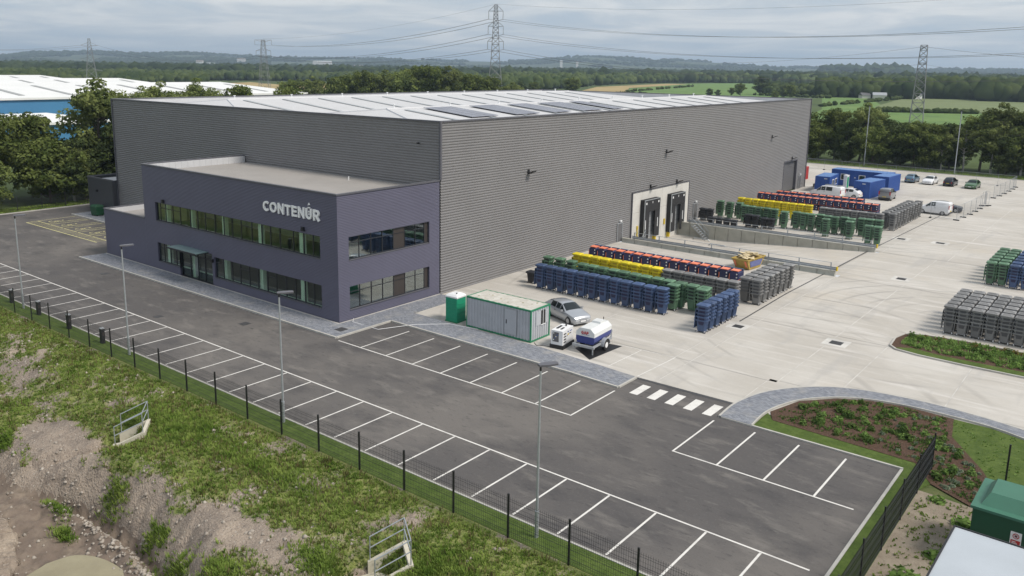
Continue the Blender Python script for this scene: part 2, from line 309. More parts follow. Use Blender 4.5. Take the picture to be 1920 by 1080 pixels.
lawn = sheet('lawn_strip', rect(-72, -14.72, 40.3, -13.42), -.006, 'lawn')
# concrete yard: pale joint bed with slabs cut by the joints seen in the photograph
yard = struct(link('concrete_yard', None))
b = MB()
for q in (rect(0, 5.06, 29.45, 41.4), rect(29.45, 12.2, 75, 41.4), rect(24.3, 41.4, 75, 56.2), rect(0, 56.2, 75, 104), rect(-24, 104, 75, 141), rect(29.45, 5.06, 34.5, 12.2)): b.poly([(x, y, -.012) for x, y in q])
b.build('joint_filler', MT['joint'], yard)
def slab(x0, y0, x1, y1, g=.035): sheet('concrete_slab', rect(x0 + g, y0 + g, x1 - g, y1 - g), .004, 'concrete', yard)
ysp = [5.06, 10.2, 22.55, 32.2, 41.4]
for y0, y1 in zip(ysp[:-1], ysp[1:]):
    for x0, x1 in ((0, 6), (6, 14.6), (14.6, 22.9), (24.1, 30.0)):
        if y0 < 6 and x0 > 20: x0, x1 = x0, 29.45
        if x0 == 14.6 and y0 < 6: x1 = 22.9
        slab(x0, y0, x1, y1)
for x0, x1 in ((30.0, 33.57), (33.57, 39.1), (39.1, 46), (46, 60), (60, 75)):
    slab(x0, 12.6 if x0 > 33 else 10.6, x1, 22.55)
for x0, x1 in ((30.0, 36.), (36., 48), (48, 75)):
    for y0, y1 in ((22.55, 41.4), (41.4, 56.2)): slab(x0, y0, x1, y1)
slab(24.3, 41.4, 30.0, 56.2)
slab(22.9, 5.06, 24.1, 10.2); slab(29.45, 5.06, 30.0, 10.6)
for y0, y1 in ((10.2, 22.55), (22.55, 41.4)): slab(22.9, y0, 24.1, y1)
for y0, y1 in ((56.2, 66), (66, 78), (78, 91), (91, 104)):
    for x0, x1 in ((0, 8), (8, 16), (16, 23.3), (23.3, 24.5), (24.5, 31), (31, 44), (44, 75)): slab(x0, y0, x1, y1)
for y0, y1 in ((104, 116), (116, 128), (128, 141)):
    for x0, x1 in ((-24, -8), (-8, 8), (8, 24.5), (24.5, 44), (44, 75)): slab(x0, y0, x1, y1)
sheet('yard_apron', [(29.46, 5.1), (36, 5.1), (46, 9), (46, 12.62), (33.6, 12.62), (33.6, 10.62), (30.02, 10.62), (29.46, 10.62)], -.004, 'concrete', yard)
def strip(name, pts, w, z, mat, parent, h=0):
    """a painted line or flat strip along a path"""
    b = MB()
    for (ax, ay), (bx, by) in zip(pts[:-1], pts[1:]):
        d = Vector((bx - ax, by - ay, 0)); n = Vector((-d.y, d.x, 0)).normalized() * (w / 2); a = Vector((ax, ay, z)); c = Vector((bx, by, z))
        if h: b.ext([a - n, c - n, c + n, a + n], (0, 0, h))
        else: b.poly([a - n, c - n, c + n, a + n])
    return b.build(name, MT[mat], parent)
strip('slot_drain', [(22.95, 21.2), (22.75, 32), (23.15, 55), (24.2, 88)], .12, .009, 'cast_iron', yard)
for x, y, w, d in ((23.39, 19.87, .75, .75), (30.45, 20.85, .85, .85), (29.21, 44.77, .8, .9), (28.33, 66.26, .9, .9), (24.24, 65.8, .9, .9)):
    b = MB(); b.box(x - w / 2, y - d / 2, -.01, x + w / 2, y + d / 2, .014)
    for k in range(6): b.box(x - w / 2 + .06, y - d / 2 + .06 + k * d / 6.6, .012, x + w / 2 - .06, y - d / 2 + .1 + k * d / 6.6, .022)
    b.build('drain_grate', MT['cast_iron'], yard)
    b = MB()
    for q in ((x - w, y - d, x + w, y - d / 2 - .01), (x - w, y + d / 2 + .01, x + w, y + d), (x - w, y - d / 2 - .01, x - w / 2 - .01, y + d / 2 + .01), (x + w / 2 + .01, y - d / 2 - .01, x + w, y + d / 2 + .01)):
        b.poly([(u, v, .0085) for u, v in rect(*q)])
    b.build('drain_surround', MT['joint'], yard)
strip('channel_drain', [(22.85, 5.05), (29.4, 5.12)], .28, .010, 'cast_iron', yard)
strip('yard_line', [(22.75, 5.3), (22.98, 10.15)], .07, .0085, 'white_paint', yard)
strip('yard_line', [(17.4, 9.9), (22.98, 10.2)], .06, .0085, 'white_paint', yard)
strip('yard_line', [(20.36, 5.7), (20.45, 10.1)], .06, .0085, 'white_paint', yard)
for x, y, w in ((1.32, -.96, .75), (-5.46, -4.66, .7), (-28.21, -4.16, .7), (-12, -8.0, .6)):
    b = MB(); b.box(x - w / 2, y - w / 2, -.01, x + w / 2, y + w / 2, .012 if y < -1 else .115); b.build('manhole_cover', MT['cast_iron'], car_park)
# bay lines, each its own painted line
LW = .1
x1, y1 = -37.86, -8.92
strip('bay_line', [(-60, y1), (38.5, y1 + .02)], LW, .006, 'white_paint', car_park)
for i in range(-9, 32): strip('bay_line', [(x1 + 2.4 * i, y1 - .055), (x1 + 2.4 * i, y1 - 4.28)], LW, .006, 'white_paint', car_park)
x2, y2 = 5.22, -2.59; pw = 2.527
strip('bay_line', [(2.9, y2), (x2 + 7 * pw + .05, y2)], LW, .006, 'white_paint', car_park)
for i in range(8): strip('bay_line', [(x2 + pw * i, y2 + .055), (x2 + pw * i, y2 + 4.85)], LW, .006, 'white_paint', car_park)
x3, y3 = 29.46, -2.88
strip('bay_line', [(x3 - .05, y3), (38.45, y3)], LW, .006, 'white_paint', car_park)
for i in range(4): strip('bay_line', [(x3 + 2.4 * i, y3 + .055), (x3 + 2.4 * i, y3 + 5.0)], LW, .006, 'white_paint', car_park)
for i in range(5): b = MB(); x = 23.75 + 1.19 * i; b.poly([(u, v, .006) for u, v in rect(x, 2.55, x + .56, 4.3)]); b.build('crossing_stripe', MT['white_paint'], car_park)
# yellow accessible bays
def dis(pts, w=.09): return strip('accessible_marking', pts, w, .006, 'yellow_paint', car_park)
dis([(-59.9, 1.75), (-42.3, 1.9)], .11); dis([(-59.8, 1.75), (-60, 7.9)], .1)
for i in range(5):
    bx = -59.85 + 3.5 * i
    dis([(bx + .05, 3.1), (bx + 3.4, 3.1)])
    for k in range(4): dis([(bx + .25 + k * .85, 1.85), (bx + .75 + k * .85, 3.05)])
    if i:
        for s_ in (-.15, 1.0): dis([(bx + s_ - .9, 3.15), (bx + s_ - .9, 7.8)], .07)
        for k in range(4): dis([(bx - 1.05, 3.3 + k * 1.15), (bx + .1, 4.2 + k * 1.15)], .07)
    cx, cy = bx + 1.5, 4.2
    ring = [(cx + .36 * math.cos(R(a)), cy + .4 * math.sin(R(a))) for a in range(-200, 61, 20)]
    dis(ring, .09); dis([(cx + .1, cy + .1), (cx + .1, cy + .95)], .1); dis([(cx + .1, cy + .55), (cx + .5, cy + .5), (cx + .7, cy - .1)], .09)
    b = MB(); b.cyl((cx + .1, cy + 1.2, .002), (cx + .1, cy + 1.2, .006), .14, n=10); b.build('accessible_marking', MT['yellow_paint'], car_park)
# footpaths: raised block paving with kerbs
def path(name, pts, mat='paving', h=.1, z0=-.02):
    b = MB(); b.ext([(x, y, z0) for x, y in pts], (0, 0, h - z0)); return struct(b.build(name, MT[mat]))
foot = path('footpath', [(-36.4, -2.6), (2.35, -2.33), (2.4, 3.1), (22.75, 2.9), (22.8, 5.0), (19.6, 5.3), (15, 5.62), (2.3, 5.65), (2.2, 11.2), (.02, 11.2), (.02, -.02), (-16.65, -.02), (-22.5, -.02), (-36.1, -.02)])
def kerb(pts, parent, w=.14, h=.125, z=-.02): return strip('kerb', pts, w, z, 'kerb', parent, h - z)
kerb([(-36.5, -2.68), (2.43, -2.4)], foot); kerb([(2.43, -2.34), (2.48, 3.02)], foot); kerb([(2.55, 3.02), (19.4, 2.93)], foot); kerb([(19.4, 2.93), (22.82, 2.78)], foot, h=.108); kerb([(22.84, 2.84), (22.86, 5.0)], foot, h=.106)
strip('edging_strip', [(-36.1, -.14), (.14, -.14)], .16, .1, 'kerb', foot, .012); strip('edging_strip', [(.12, -.05), (.12, 11.2)], .16, .1, 'kerb', foot, .012)
arc_o = [(29.5, 2.75), (29.45, 5.3), (30.2, 8.2), (32.0, 10.7), (34.1, 12.1), (37.05, 12.7), (40, 12.65), (43.3, 12.0), (47, 10.6)]
arc_i = [(31.4, 2.75), (31.35, 5.4), (32.2, 8.15), (33.8, 10.05), (35.4, 11.0), (37.35, 11.45), (39.6, 11.5), (41.8, 11.3), (43.4, 10.75), (46.6, 9.4)]
def smooth(pts, n=5):
    out = []
    for i in range(len(pts) - 1):
        p0, p1, p2, p3 = pts[max(i - 1, 0)], pts[i], pts[i + 1], pts[min(i + 2, len(pts) - 1)]
        for k in range(n):
            t = k / n; out.append(tuple(.5 * (2 * b_ + (c - a) * t + (2 * a - 5 * b_ + 4 * c - d) * t * t + (3 * b_ - a - 3 * c + d) * t ** 3) for a, b_, c, d in zip(p0, p1, p2, p3)))
    return out + [tuple(pts[-1])]
so, si = smooth(arc_o), smooth(arc_i)
path2 = path('curved_footpath', so + si[::-1]); kerb(so, path2, .12, .11); kerb(si, path2, .08, .115)
strip('edging_kerb', [(-67.4, -13.36), (39.1, -13.36)], .12, -.02, 'kerb', car_park, .05); strip('edging_kerb', [(39.16, -13.3), (39.16, 2.7)], .13, -.02, 'kerb', car_park, .07)
strip('edging_kerb', [(29.6, 2.76), (39.2, 2.76)], .13, -.02, 'kerb', car_park, .10); strip('edging_kerb', [(-67.5, -13), (-67.5, 60)], .22, -.02, 'kerb', car_park, .13)
foot3 = path('rear_footpath', [(-61.4, 8.0), (-36.4, 8.0), (-36.4, 10.5), (-61.4, 10.5)]); kerb([(-61.4, 7.95), (-36.4, 7.95)], foot3)
strip('edging_kerb', [(-24, 141.1), (75, 141.1)], .25, -.02, 'kerb', yard, .12)
# planting beds and lawns on the right
bed = sheet('mulch_bed', [(32.0, 4.3), (39.5, 3.9), (40.6, 2.0), (42.6, .8), (43.6, 2.2), (42.3, 5.2), (40.3, 8.6), (39.9, 11.3), (37.35, 11.4), (35.4, 10.95), (33.8, 10.0), (32.2, 8.1), (31.45, 5.4)], .03, 'mulch')
lawn2 = sheet('lawn', [(29.6, 2.8), (39.2, 2.8), (39.2, -13.4), (40.3, -13.4), (40.3, 1.0), (40.6, 2.0), (39.5, 3.9), (32.0, 4.3), (31.4, 5.2), (31.4, 2.9)], .012, 'lawn')
lawn3 = sheet('lawn_corner', [(39.9, 11.3), (40.3, 8.6), (42.3, 5.2), (43.6, 2.2), (50, 2), (50, 8), (46.6, 9.35), (43.4, 10.7), (41.8, 11.25)], .015, 'lawn')
soil_p = sheet('bare_soil', [(40.3, -14.7), (40.3, 1.0), (42.6, .8), (43.6, 2.2), (52, 2), (52, -14.7)], .008, 'soil')
isl = [(33.66, 22.75), (33.5, 24.8), (33.8, 26.3), (35, 27.0), (38, 27.35), (42, 27.2), (48, 26.5), (48, 21.7), (42, 21.6), (38.4, 21.6), (35.7, 21.75), (34.2, 22.1)]
island = path('planted_island', isl, 'mulch', .07); kerb(isl + [isl[0]], island, .13, .115)
sheet('island_lawn', [(34.0, 22.4), (35.7, 21.9), (42, 21.75), (48, 21.8), (48, 22.9), (42, 22.7), (37, 22.7), (35, 23.1)], .078, 'lawn', island)
# ------------------------------------------------------------------ the rough bank and gully outside the fence
def sst(a, b, x): t = min(1, max(0, (x - a) / (b - a))); return t * t * (3 - 2 * t)
def itp(xs, ys, x): return float(np.interp(x, xs, ys))
HW = ((5.3, -19.6), (25.0, -19.2))
def bank_z(x, y):
    d = -14.75 - y
    z = -.03 - .055 * d * sst(0, 3, d)
    yc = itp([-40, -20, -10, -4, 2, 5, 8, 12, 16, 19, 22, 26, 30, 50], [-26, -24, -22.4, -22.3, -22.6, -21.6, -20.7, -20.6, -21.2, -22.6, -24.5, -27, -29, -31], x)
    wd = itp([-40, -8, 2, 8, 14, 50], [4, 3.4, 2.4, 2.7, 2.8, 3], x)
    k = sst(0, 1, (yc - y) / wd)
    floor = -2.85 + .12 * math.sin(x * .5)
    z = (z - .9 * sst(-17.5, -21, y) * (1 - sst(3, 8, x))) * (1 - k) + floor * k
    # far side of the gully climbs again
    rise = sst(0, 4, (itp([-40, 0, 5, 10, 14, 30], [-25.5, -25.9, -26.0, -27.2, -29, -34], x) - y)); z += rise * 2.2
    # a clay ledge along the foot of the slope
    led = math.exp(-((y - (yc - wd - .25)) / .34) ** 2) * sst(3, 6, x) * (1 - sst(17, 20, x)); z += led * .42
    cut = math.exp(-((y - (yc - wd + .45)) / .22) ** 2) * sst(3, 6, x) * (1 - sst(17, 20, x)); z -= cut * .5
    for (hx, hy), dep in zip(HW, (1.15, 1.15)):
        q = math.exp(-((((x - hx + .45) / 1.15) ** 2 + ((y - hy + .5) / 1.15) ** 2)) ** 2); z -= q * dep
    # a runnel leads from the outfall to the gully
    ru = math.exp(-((x - (4.6 + .75 * (y + 20.5))) / .55) ** 2) * sst(-19.9, -20.8, y) * (1 - sst(-23.2, -24, y)); z -= ru * .55 * (1 - k * .5)
    a = sst(.6, 4, d)
    z += a * (.16 * mn.fractal((x * .45, y * .45, 0), 1, 2, 4) + .07 * mn.fractal((x * 2.1, y * 2.1, 4), 1, 2, 3) * (1 + 1.5 * k))
    z += k * (1 - k) * 4 * .34 * (abs(mn.noise((x * 1.3, y * 1.3, 9))) + .6 * abs(mn.noise((x * 3.1, y * 3.1, 5)))) - k * (1 - rise) * a * .1
    return z
def bank_cover(x, y, z):
    d = -14.75 - y
    c = .68 + .40 * mn.fractal((x * .33, y * .33, 2), 1, 2, 4) + .22 * mn.noise((x * 1.4, y * 1.4, 7))
    c -= 1.15 * math.exp(-((((x - 1.6) / 3.6) ** 2 + ((y + 21.6) / 1.35) ** 2)) ** 1.5)
    zl = itp([-10, 2, 8], [-1.75, -1.55, -.85], x); c -= .72 * sst(zl, zl - .6, z) + .1 * sst(-1.8, -2.6, z)
    c += .5 * max(0, mn.noise((x * .9, y * .9, 21)) - .12) * sst(-.9, -1.8, z)
    c -= .45 * math.exp(-(((x - 19.5) / 3.4) ** 2 + ((y + 21.0) / 1.5) ** 2))
    c -= .3 * math.exp(-(((x + 11) / 6) ** 2 + ((y + 19) / 1.6) ** 2))
    c -= .38 * math.exp(-(((x - 15) / 5.5) ** 2 + ((y + 21.7) / 1.25) ** 2))
    for hx, hy in HW: c += .45 * math.exp(-(((x - hx - 1.0) / 2.2) ** 2 + ((y - hy - .8) / 1.6) ** 2))
    return c
gx = np.arange(-30, 44.01, .22); gx = np.concatenate([np.arange(SX0, -30, 3.0), gx, np.arange(44.5, SX1 + .1, 3.05)]); gx[-1] = SX1
gy = np.concatenate([np.arange(-14.72, -33, -.2), np.arange(-33.2, -40, -.8), [-45, -55, SY0]])
V = []; CV = []
for y in gy:
    for x in gx:
        z = bank_z(x, y) if y > -40 else -2; V.append((x, y, z)); CV.append(bank_cover(x, y, z))
nx = len(gx); F = []
for j in range(len(gy) - 1):
    for i in range(nx - 1): a = j * nx + i; F.append((a, a + nx, a + nx + 1, a + 1))
bank = struct(link('bank', npmesh('bank', V, F, MT['bank'], True, CV)))
pond = sheet('pond', smooth([(10.6, -26.3), (10.9, -25.2), (12.0, -24.55), (13.6, -24.35), (15.2, -24.7), (18, -26), (18, -29), (12, -28.5), (10.6, -26.3)], 6)[:-1], -2.75, 'pond')
# wet mud on the gully floor and a broken clay ledge along its edge
V = []; F = []; ix = {}
for j, y in enumerate(gy):
    for i, x in enumerate(gx):
        if -12 < x < 24 and -30 < y < -21: ix[(i, j)] = len(V); V.append((x, y, bank_z(x, y) + .012 + (-.06 if bank_z(x, y) > -2.5 else 0)))
for (i, j), a in ix.items():
    if (i + 1, j + 1) in ix and (i + 1, j) in ix and (i, j + 1) in ix and V[a][2] < -2.3: F.append((a, ix[(i, j + 1)], ix[(i + 1, j + 1)], ix[(i + 1, j)]))
struct(link('mud_floor', npmesh('mud_floor', V, F, MT['mud'], True)))
ground_mat('clay', [((.25, .205, .165), 0, 0, 0, 0, None), ((.37, .31, .245), .6, .46, .64, .8, None), ((.14, .115, .095), 1.8, .52, .66, .8, None), ((.42, .37, .31), 7, .57, .68, .7, None)], .95, 1, 7, .12)
def ledge(pts, w, h, seed):
    b = MB(); rings = []; P = smooth(pts, 40); o_ = seed * 7.3
    for i, (x, y) in enumerate(P):
        a = P[max(i - 3, 0)]; c = P[min(i + 3, len(P) - 1)]; d = Vector((c[0] - a[0], c[1] - a[1], 0)).normalized(); n = Vector((-d.y, d.x, 0)); z = bank_z(x, y); e = math.sin(math.pi * (i + .5) / len(P)) ** .5; o = Vector((x, y, z)); rg_ = []
        f = lambda k: 1 + .35 * mn.fractal((x * .8 + o_, y * .8, k), 1, 2, 3)
        for u, v in ((.6, -.3), (.5, .35), (.3, .8), (.05, 1.0), (-.15, .95), (-.3, .7), (-.42, .35), (-.6, .05), (-.9, -.3)):
            rg_.append(o + n * (w * u * e * f(u * 3)) + Vector((0, 0, (h * v * e * f(v * 3 + 9)) if v > 0 else v)) + Vector((mn.noise((x * 4, y * 4, u * 5)), mn.noise((x * 4, y * 4, u * 5 + 9)), mn.noise((x * 5, y * 5, u * 5 + 4)))) * .03)
        rings.append(rg_)
    b.loft(rings); return struct(b.build('clay_ledge', MT['clay'], smooth=True))
ledge([(3.0, -26.6), (5.2, -26.5), (7.5, -27.0), (9.5, -27.9), (11.5, -29.2)], 1.3, .16, 5); ledge([(-1.0, -25.2), (.5, -25.6), (2.2, -26.0)], 1.0, .18, 6)
# weeds: low tufts of blades, one uncountable cover
def tufts(name, pts, mat, h0, h1, nb=5, lean=.6, w=.035):
    V = []; F = []
    for x, y, z in pts:
        h = rnd.uniform(h0, h1)
        for k in range(nb):
            a = rnd.uniform(0, 6.283); l = rnd.uniform(.2, lean) * h; hh = h * rnd.uniform(.6, 1); ww = w * rnd.uniform(.7, 1.6); r0 = rnd.uniform(0, .6) * h
            cx, cy = math.cos(a), math.sin(a); bx, by = x + cx * r0, y + cy * r0; o = len(V)
            V += [(bx - cy * ww, by + cx * ww, z - .03), (bx + cy * ww, by - cx * ww, z - .03), (bx + cx * l + cy * ww * .5, by + cy * l - cx * ww * .5, z + hh), (bx + cx * l - cy * ww * .5, by + cy * l + cx * ww * .5, z + hh)]
            F.append((o, o + 1, o + 2, o + 3))
    return stuff(tag(link(name, npmesh(name, V, F, MT[mat])), 'low green weeds and grass over the rough bank' if mat == 'weed' else 'dry yellowish weed stalks over the rough bank', 'grass'))
P1 = []; P2 = []
while len(P1) < 46000:
    x = rnd.uniform(-26, 40); y = rnd.uniform(-31, -14.95)
    if x > 33 and y < -20: continue
    z = bank_z(x, y); c = bank_cover(x, y, z) + rnd.uniform(-.22, .22)
    if c < .47: continue
    P1.append((x, y, z))
    if rnd.random() < .12: P2.append((x, y, z))
tufts('weeds', P1, 'weed', .05, .15, 5, .9, .02)
P3 = []
for cx_, cy_, sx_, sy_, n_ in ((7.5, -17.6, 2.0, 1.1, 900), (4.2, -18.2, 1.2, .8, 400), (27.0, -18.4, 1.8, 1.2, 900), (23.2, -20.6, 1.2, .8, 350), (9.0, -22.2, .9, .5, 200), (13.5, -22.6, .8, .4, 150), (16.2, -23.4, 1.1, .5, 250), (6.2, -23.9, 1.0, .25, 160), (8.4, -24.6, .7, .3, 120), (-1.5, -23.4, .8, .5, 150), (20, -23.6, 1.4, .8, 250), (33, -17, 1.5, .8, 300), (15, -17.5, 6, .8, 600)):
    for _ in range(n_):
        x, y = rnd.gauss(cx_, sx_ * .6), min(-14.95, rnd.gauss(cy_, sy_ * .6)); P3.append((x, y, bank_z(x, y)))
tufts('tall_weeds', P3, 'weed', .10, .27, 7, .9, .02)
tufts('dry_weeds', P2, 'dry_weed', .12, .32, 4, .5, .02)
# rubble
V = []; F = []
base = [(1, 0, 0), (-.9, .1, 0), (0, .8, .1), (.1, -.9, 0), (0, 0, .7), (0, .1, -.5)]
for _ in range(5200):
    x = rnd.uniform(-20, 38); y = rnd.uniform(-29, -15.1); z = bank_z(x, y)
    if bank_cover(x, y, z) > .62 and rnd.random() < .85: continue
    s_ = .02 + .055 * rnd.random() ** 4 * 3; o = len(V); a = rnd.uniform(0, 6.28); c, s2 = math.cos(a), math.sin(a)
    V += [(x + s_ * (c * p[0] - s2 * p[1]) * rnd.uniform(.6, 1.2), y + s_ * (s2 * p[0] + c * p[1]) * rnd.uniform(.6, 1.2), z + s_ * p[2]) for p in base]
    F += [(o + i, o + j, o + k) for i, j, k in ((0, 2, 4), (2, 1, 4), (1, 3, 4), (3, 0, 4), (2, 0, 5), (1, 2, 5), (3, 1, 5), (0, 3, 5))]
for _ in range(420):
    u = rnd.random(); x = 5 + 13 * u; y = float(np.interp(x, [5, 8, 12, 16, 18], [-23.6, -23.7, -23.6, -24.3, -25.2])) + rnd.gauss(0, .35); z = bank_z(x, y); s_ = rnd.uniform(.05, .2); o = len(V); a = rnd.uniform(0, 6.28); c, s2 = math.cos(a), math.sin(a)
    V += [(x + s_ * (c * p[0] - s2 * p[1]) * rnd.uniform(.6, 1.2), y + s_ * (s2 * p[0] + c * p[1]) * rnd.uniform(.6, 1.2), z + s_ * p[2] * .8) for p in base]
    F += [(o + i, o + j, o + k) for i, j, k in ((0, 2, 4), (2, 1, 4), (1, 3, 4), (3, 0, 4), (2, 0, 5), (1, 2, 5), (3, 1, 5), (0, 3, 5))]
M('stone', (.42, .38, .33), .9, c2=(.22, .19, .16), vs=1.5)
rub = stuff(tag(link('rubble', npmesh('rubble', V, F, MT['stone'])), 'pale stones and rubble scattered over the bank', 'rubble'))
# outfall headwalls with galvanised guard rails
M('headwall_conc', (.46, .43, .34), .9, c2=(.56, .53, .44), vs=1.2, bump=.2)
def headwall(loc, rz, label):
    t = thing('outfall_headwall', label, 'headwall', loc, rz, 'outfall headwalls on the bank')
    for s_ in (-1, 1):
        b = MB(); b.ext([(s_ * .75, .9, -.9), (s_ * .75, -.55, -1.2), (s_ * .75, -.55, -.55), (s_ * .75, .9, .1)], (s_ * .16, 0, 0)); b.build('wing_wall', MT['headwall_conc'], t)
    b = MB(); b.box(-.91, .9, -1.0, .91, 1.08, .13); b.build('back_wall', MT['headwall_conc'], t)
    b = MB(); b.ext([(-.75, .9, -1.0), (-.75, -.9, -1.3), (.75, -.9, -1.3), (.75, .9, -1.0)], (0, 0, .18)); b.build('apron', MT['headwall_conc'], t)
    b = MB(); b.cyl((0, .6, -.55), (0, .92, -.55), .24, n=14); b.build('outfall_pipe', MT['black'], t)
    for s_ in (-1, 1):
        for yy, zz in ((-.45, -.55), (.98, .1)):
            b = MB(); b.cyl((s_ * .85, yy, zz), (s_ * .85, yy, zz + 1.1), .025, n=8); b.build('rail_post', MT['steel'], t)
        for dz in (1.1, .6): b = MB(); b.cyl((s_ * .85, -.45, -.55 + dz), (s_ * .85, .98, .1 + dz), .025, n=8); b.build('guard_rail', MT['steel'], t)
    for dz in (1.1, .6): b = MB(); b.cyl((-.85, .98, .1 + dz), (.85, .98, .1 + dz), .025, n=8); b.build('guard_rail', MT['steel'], t)
headwall((5.3, -19.6, bank_z(6.4, -18.4) + .12), R(-38), 'concrete outfall headwall with galvanised rails beside the bare clay patch')
headwall((24.9, -19.1, bank_z(26.0, -17.8) + .15), R(-36), 'nearer concrete outfall headwall with galvanised rails at the bottom edge')
# ------------------------------------------------------------------ warehouse
WX0, WY0, WY1, WH = -55.4, 11.35, 103.0, 14.95
wh = thing('warehouse', 'large grey ribbed metal warehouse with two low white hipped roofs', 'warehouse')
def ribbed(b, a, c, z0, z1, nrm, p=.235, dep=.042):
    """horizontal trapezoid ribs between two ground points"""
    a = Vector((a[0], a[1], 0)); c = Vector((c[0], c[1], 0)); n = Vector((nrm[0], nrm[1], 0)); prof = []
    z = z0
    while z < z1 - 1e-6:
        for dz, o in ((0, dep), (.09, dep), (.14, 0), (.185, 0)):
            if z + dz < z1: prof.append((z + dz, o))
        z += p
    prof.append((z1, prof[-1][1])); k = len(prof)
    vs = [a + n * o + Vector((0, 0, z)) for z, o in prof] + [c + n * o + Vector((0, 0, z)) for z, o in prof]
    b.add(vs, [(i, i + k, i + k + 1, i + 1) for i in range(k - 1)]); return b
b = MB(); ribbed(b, (WX0, WY0), (0, WY0), 0, WH - .1, (0, -1)); b.build('front_wall', MT['clad'], wh)
b = MB()
ribbed(b, (0, WY0), (0, 92.7), 0, WH - .1, (1, 0)); ribbed(b, (0, 92.7), (0, 98.4), 4.935, WH - .1, (1, 0)); ribbed(b, (0, 98.4), (0, WY1), 0, WH - .1, (1, 0)); b.build('side_wall', MT['clad'], wh)
b = MB(); ribbed(b, (0, WY1), (WX0, WY1), 0, WH - .1, (0, 1)); b.build('rear_wall', MT['clad'], wh)
b = MB(); ribbed(b, (WX0, WY1), (WX0, WY0), 0, WH - .1, (-1, 0)); b.build('far_side_wall', MT['clad'], wh)
for x, y in ((.03, WY0 - .03), (.03, WY1 + .03), (WX0 - .03, WY0 - .03), (WX0 - .03, WY1 + .03)):
    b = MB(); b.box(x - .1, y - .1, 0 if y > 50 or x < -5 else 9.99, x + .1, y + .1, WH - .02); b.build('corner_trim', MT['trim'], wh)
for q in ((WX0 - .12, WY0 - .12, .12, WY0 + .25), (WX0 - .12, WY1 - .25, .12, WY1 + .12), (WX0 - .12, WY0 + .25, WX0 + .25, WY1 - .25), (-.25, WY0 + .25, .12, WY1 - .25)):
    b = MB(); b.box(q[0], q[1], WH - .12, q[2], q[3], WH); b.build('parapet_cap', MT['trim'], wh)
for q in ((WX0 + .06, WY0 + .06, -.06, WY0 + .2), (WX0 + .06, WY1 - .2, -.06, WY1 - .06), (WX0 + .06, WY0 + .2, WX0 + .2, WY1 - .2), (-.2, WY0 + .2, -.06, WY1 - .2)):
    b = MB(); b.box(q[0], q[1], 13.2, q[2], q[3], WH - .12)
    b.build('parapet_lining', MT['liner'], wh)
ZE, ZR = 13.78, 15.12
for bi, (xa, xb) in enumerate(((-27.7, -.2), (WX0 + .2, -27.7))):
    xm = (xa + xb) / 2; ya, yb = WY0 + .2, WY1 - .2; h1, h2 = WY0 + 7.2, WY1 - 11
    slopes = [[(xb, ya, ZE), (xb, yb, ZE), (xm, h2, ZR), (xm, h1, ZR)], [(xa, yb, ZE), (xa, ya, ZE), (xm, h1, ZR), (xm, h2, ZR)], [(xa, ya, ZE), (xb, ya, ZE), (xm, h1, ZR)], [(xb, yb, ZE), (xa, yb, ZE), (xm, h2, ZR)]]
    for s_ in slopes: b = MB(); b.poly(s_); b.build('roof_slope', MT['roof_white'], wh)
    b = MB(); b.cyl((xm, h1, ZR), (xm, h2, ZR), .14, n=6)
    for c in (xa, xb): b.cyl((xm, h1, ZR), (c, ya, ZE), .1, n=6); b.cyl((xm, h2, ZR), (c, yb, ZE), .1, n=6)
    b.build('ridge_cap', MT['roof_seam'], wh)
    for sd in (0, 1):
        xe = xb if sd == 0 else xa
        y = h1 + 1.4
        while y < h2 - 1:
            def onp(t): return Vector((xe + (xm - xe) * t, y, ZE + (ZR - ZE) * t + .03))
            b = MB(); p0, p1 = onp(.08), onp(.92); b.ext([p0, p0 + Vector((0, .55, 0)), p1 + Vector((0, .55, 0)), p1], (0, 0, .05)); b.build('rooflight', MT['rooflight'], wh); y += 5.75
    k = 0; y = h1 + 1
    while y < h2: b = MB(); b.cyl((xm, y, ZR + .1), (xm, y, ZR + .42), .09, .07, n=6); b.cyl((xm, y, ZR + .42), (xm, y, ZR + .5), .15, n=6); b.build('safety_anchor', MT['white'], wh); y += 8.5
for y0, y1 in ((23.1, 27.3), (30.4, 34.6), (37.2, 40.8), (43.2, 47.8), (50.2, 52.6)):
    def onp(x, y, d): return Vector((x, y, ZE + (ZR - ZE) * (x + .2) / -13.75 + d))
    b = MB(); b.ext([onp(-6.6, y0, .12), onp(-6.6, y1, .12), onp(-13.2, y1, .12), onp(-13.2, y0, .12)], (0, 0, .04)); sp = b.build('solar_panel_array', MT['solar'], wh)
    b = MB()
    for k in range(1, 7): x = -6.6 - k * .943; b.cyl(onp(x, y0, .165), onp(x, y1, .165), .012, n=3, caps=False)
    n_ = int((y1 - y0) / 1.05)
    for k in range(n_ + 1): y = y0 + (y1 - y0) * k / n_; b.cyl(onp(-6.6, y, .165), onp(-13.2, y, .165), .012, n=3, caps=False)
    b.build('panel_frames', MT['steel'], sp)
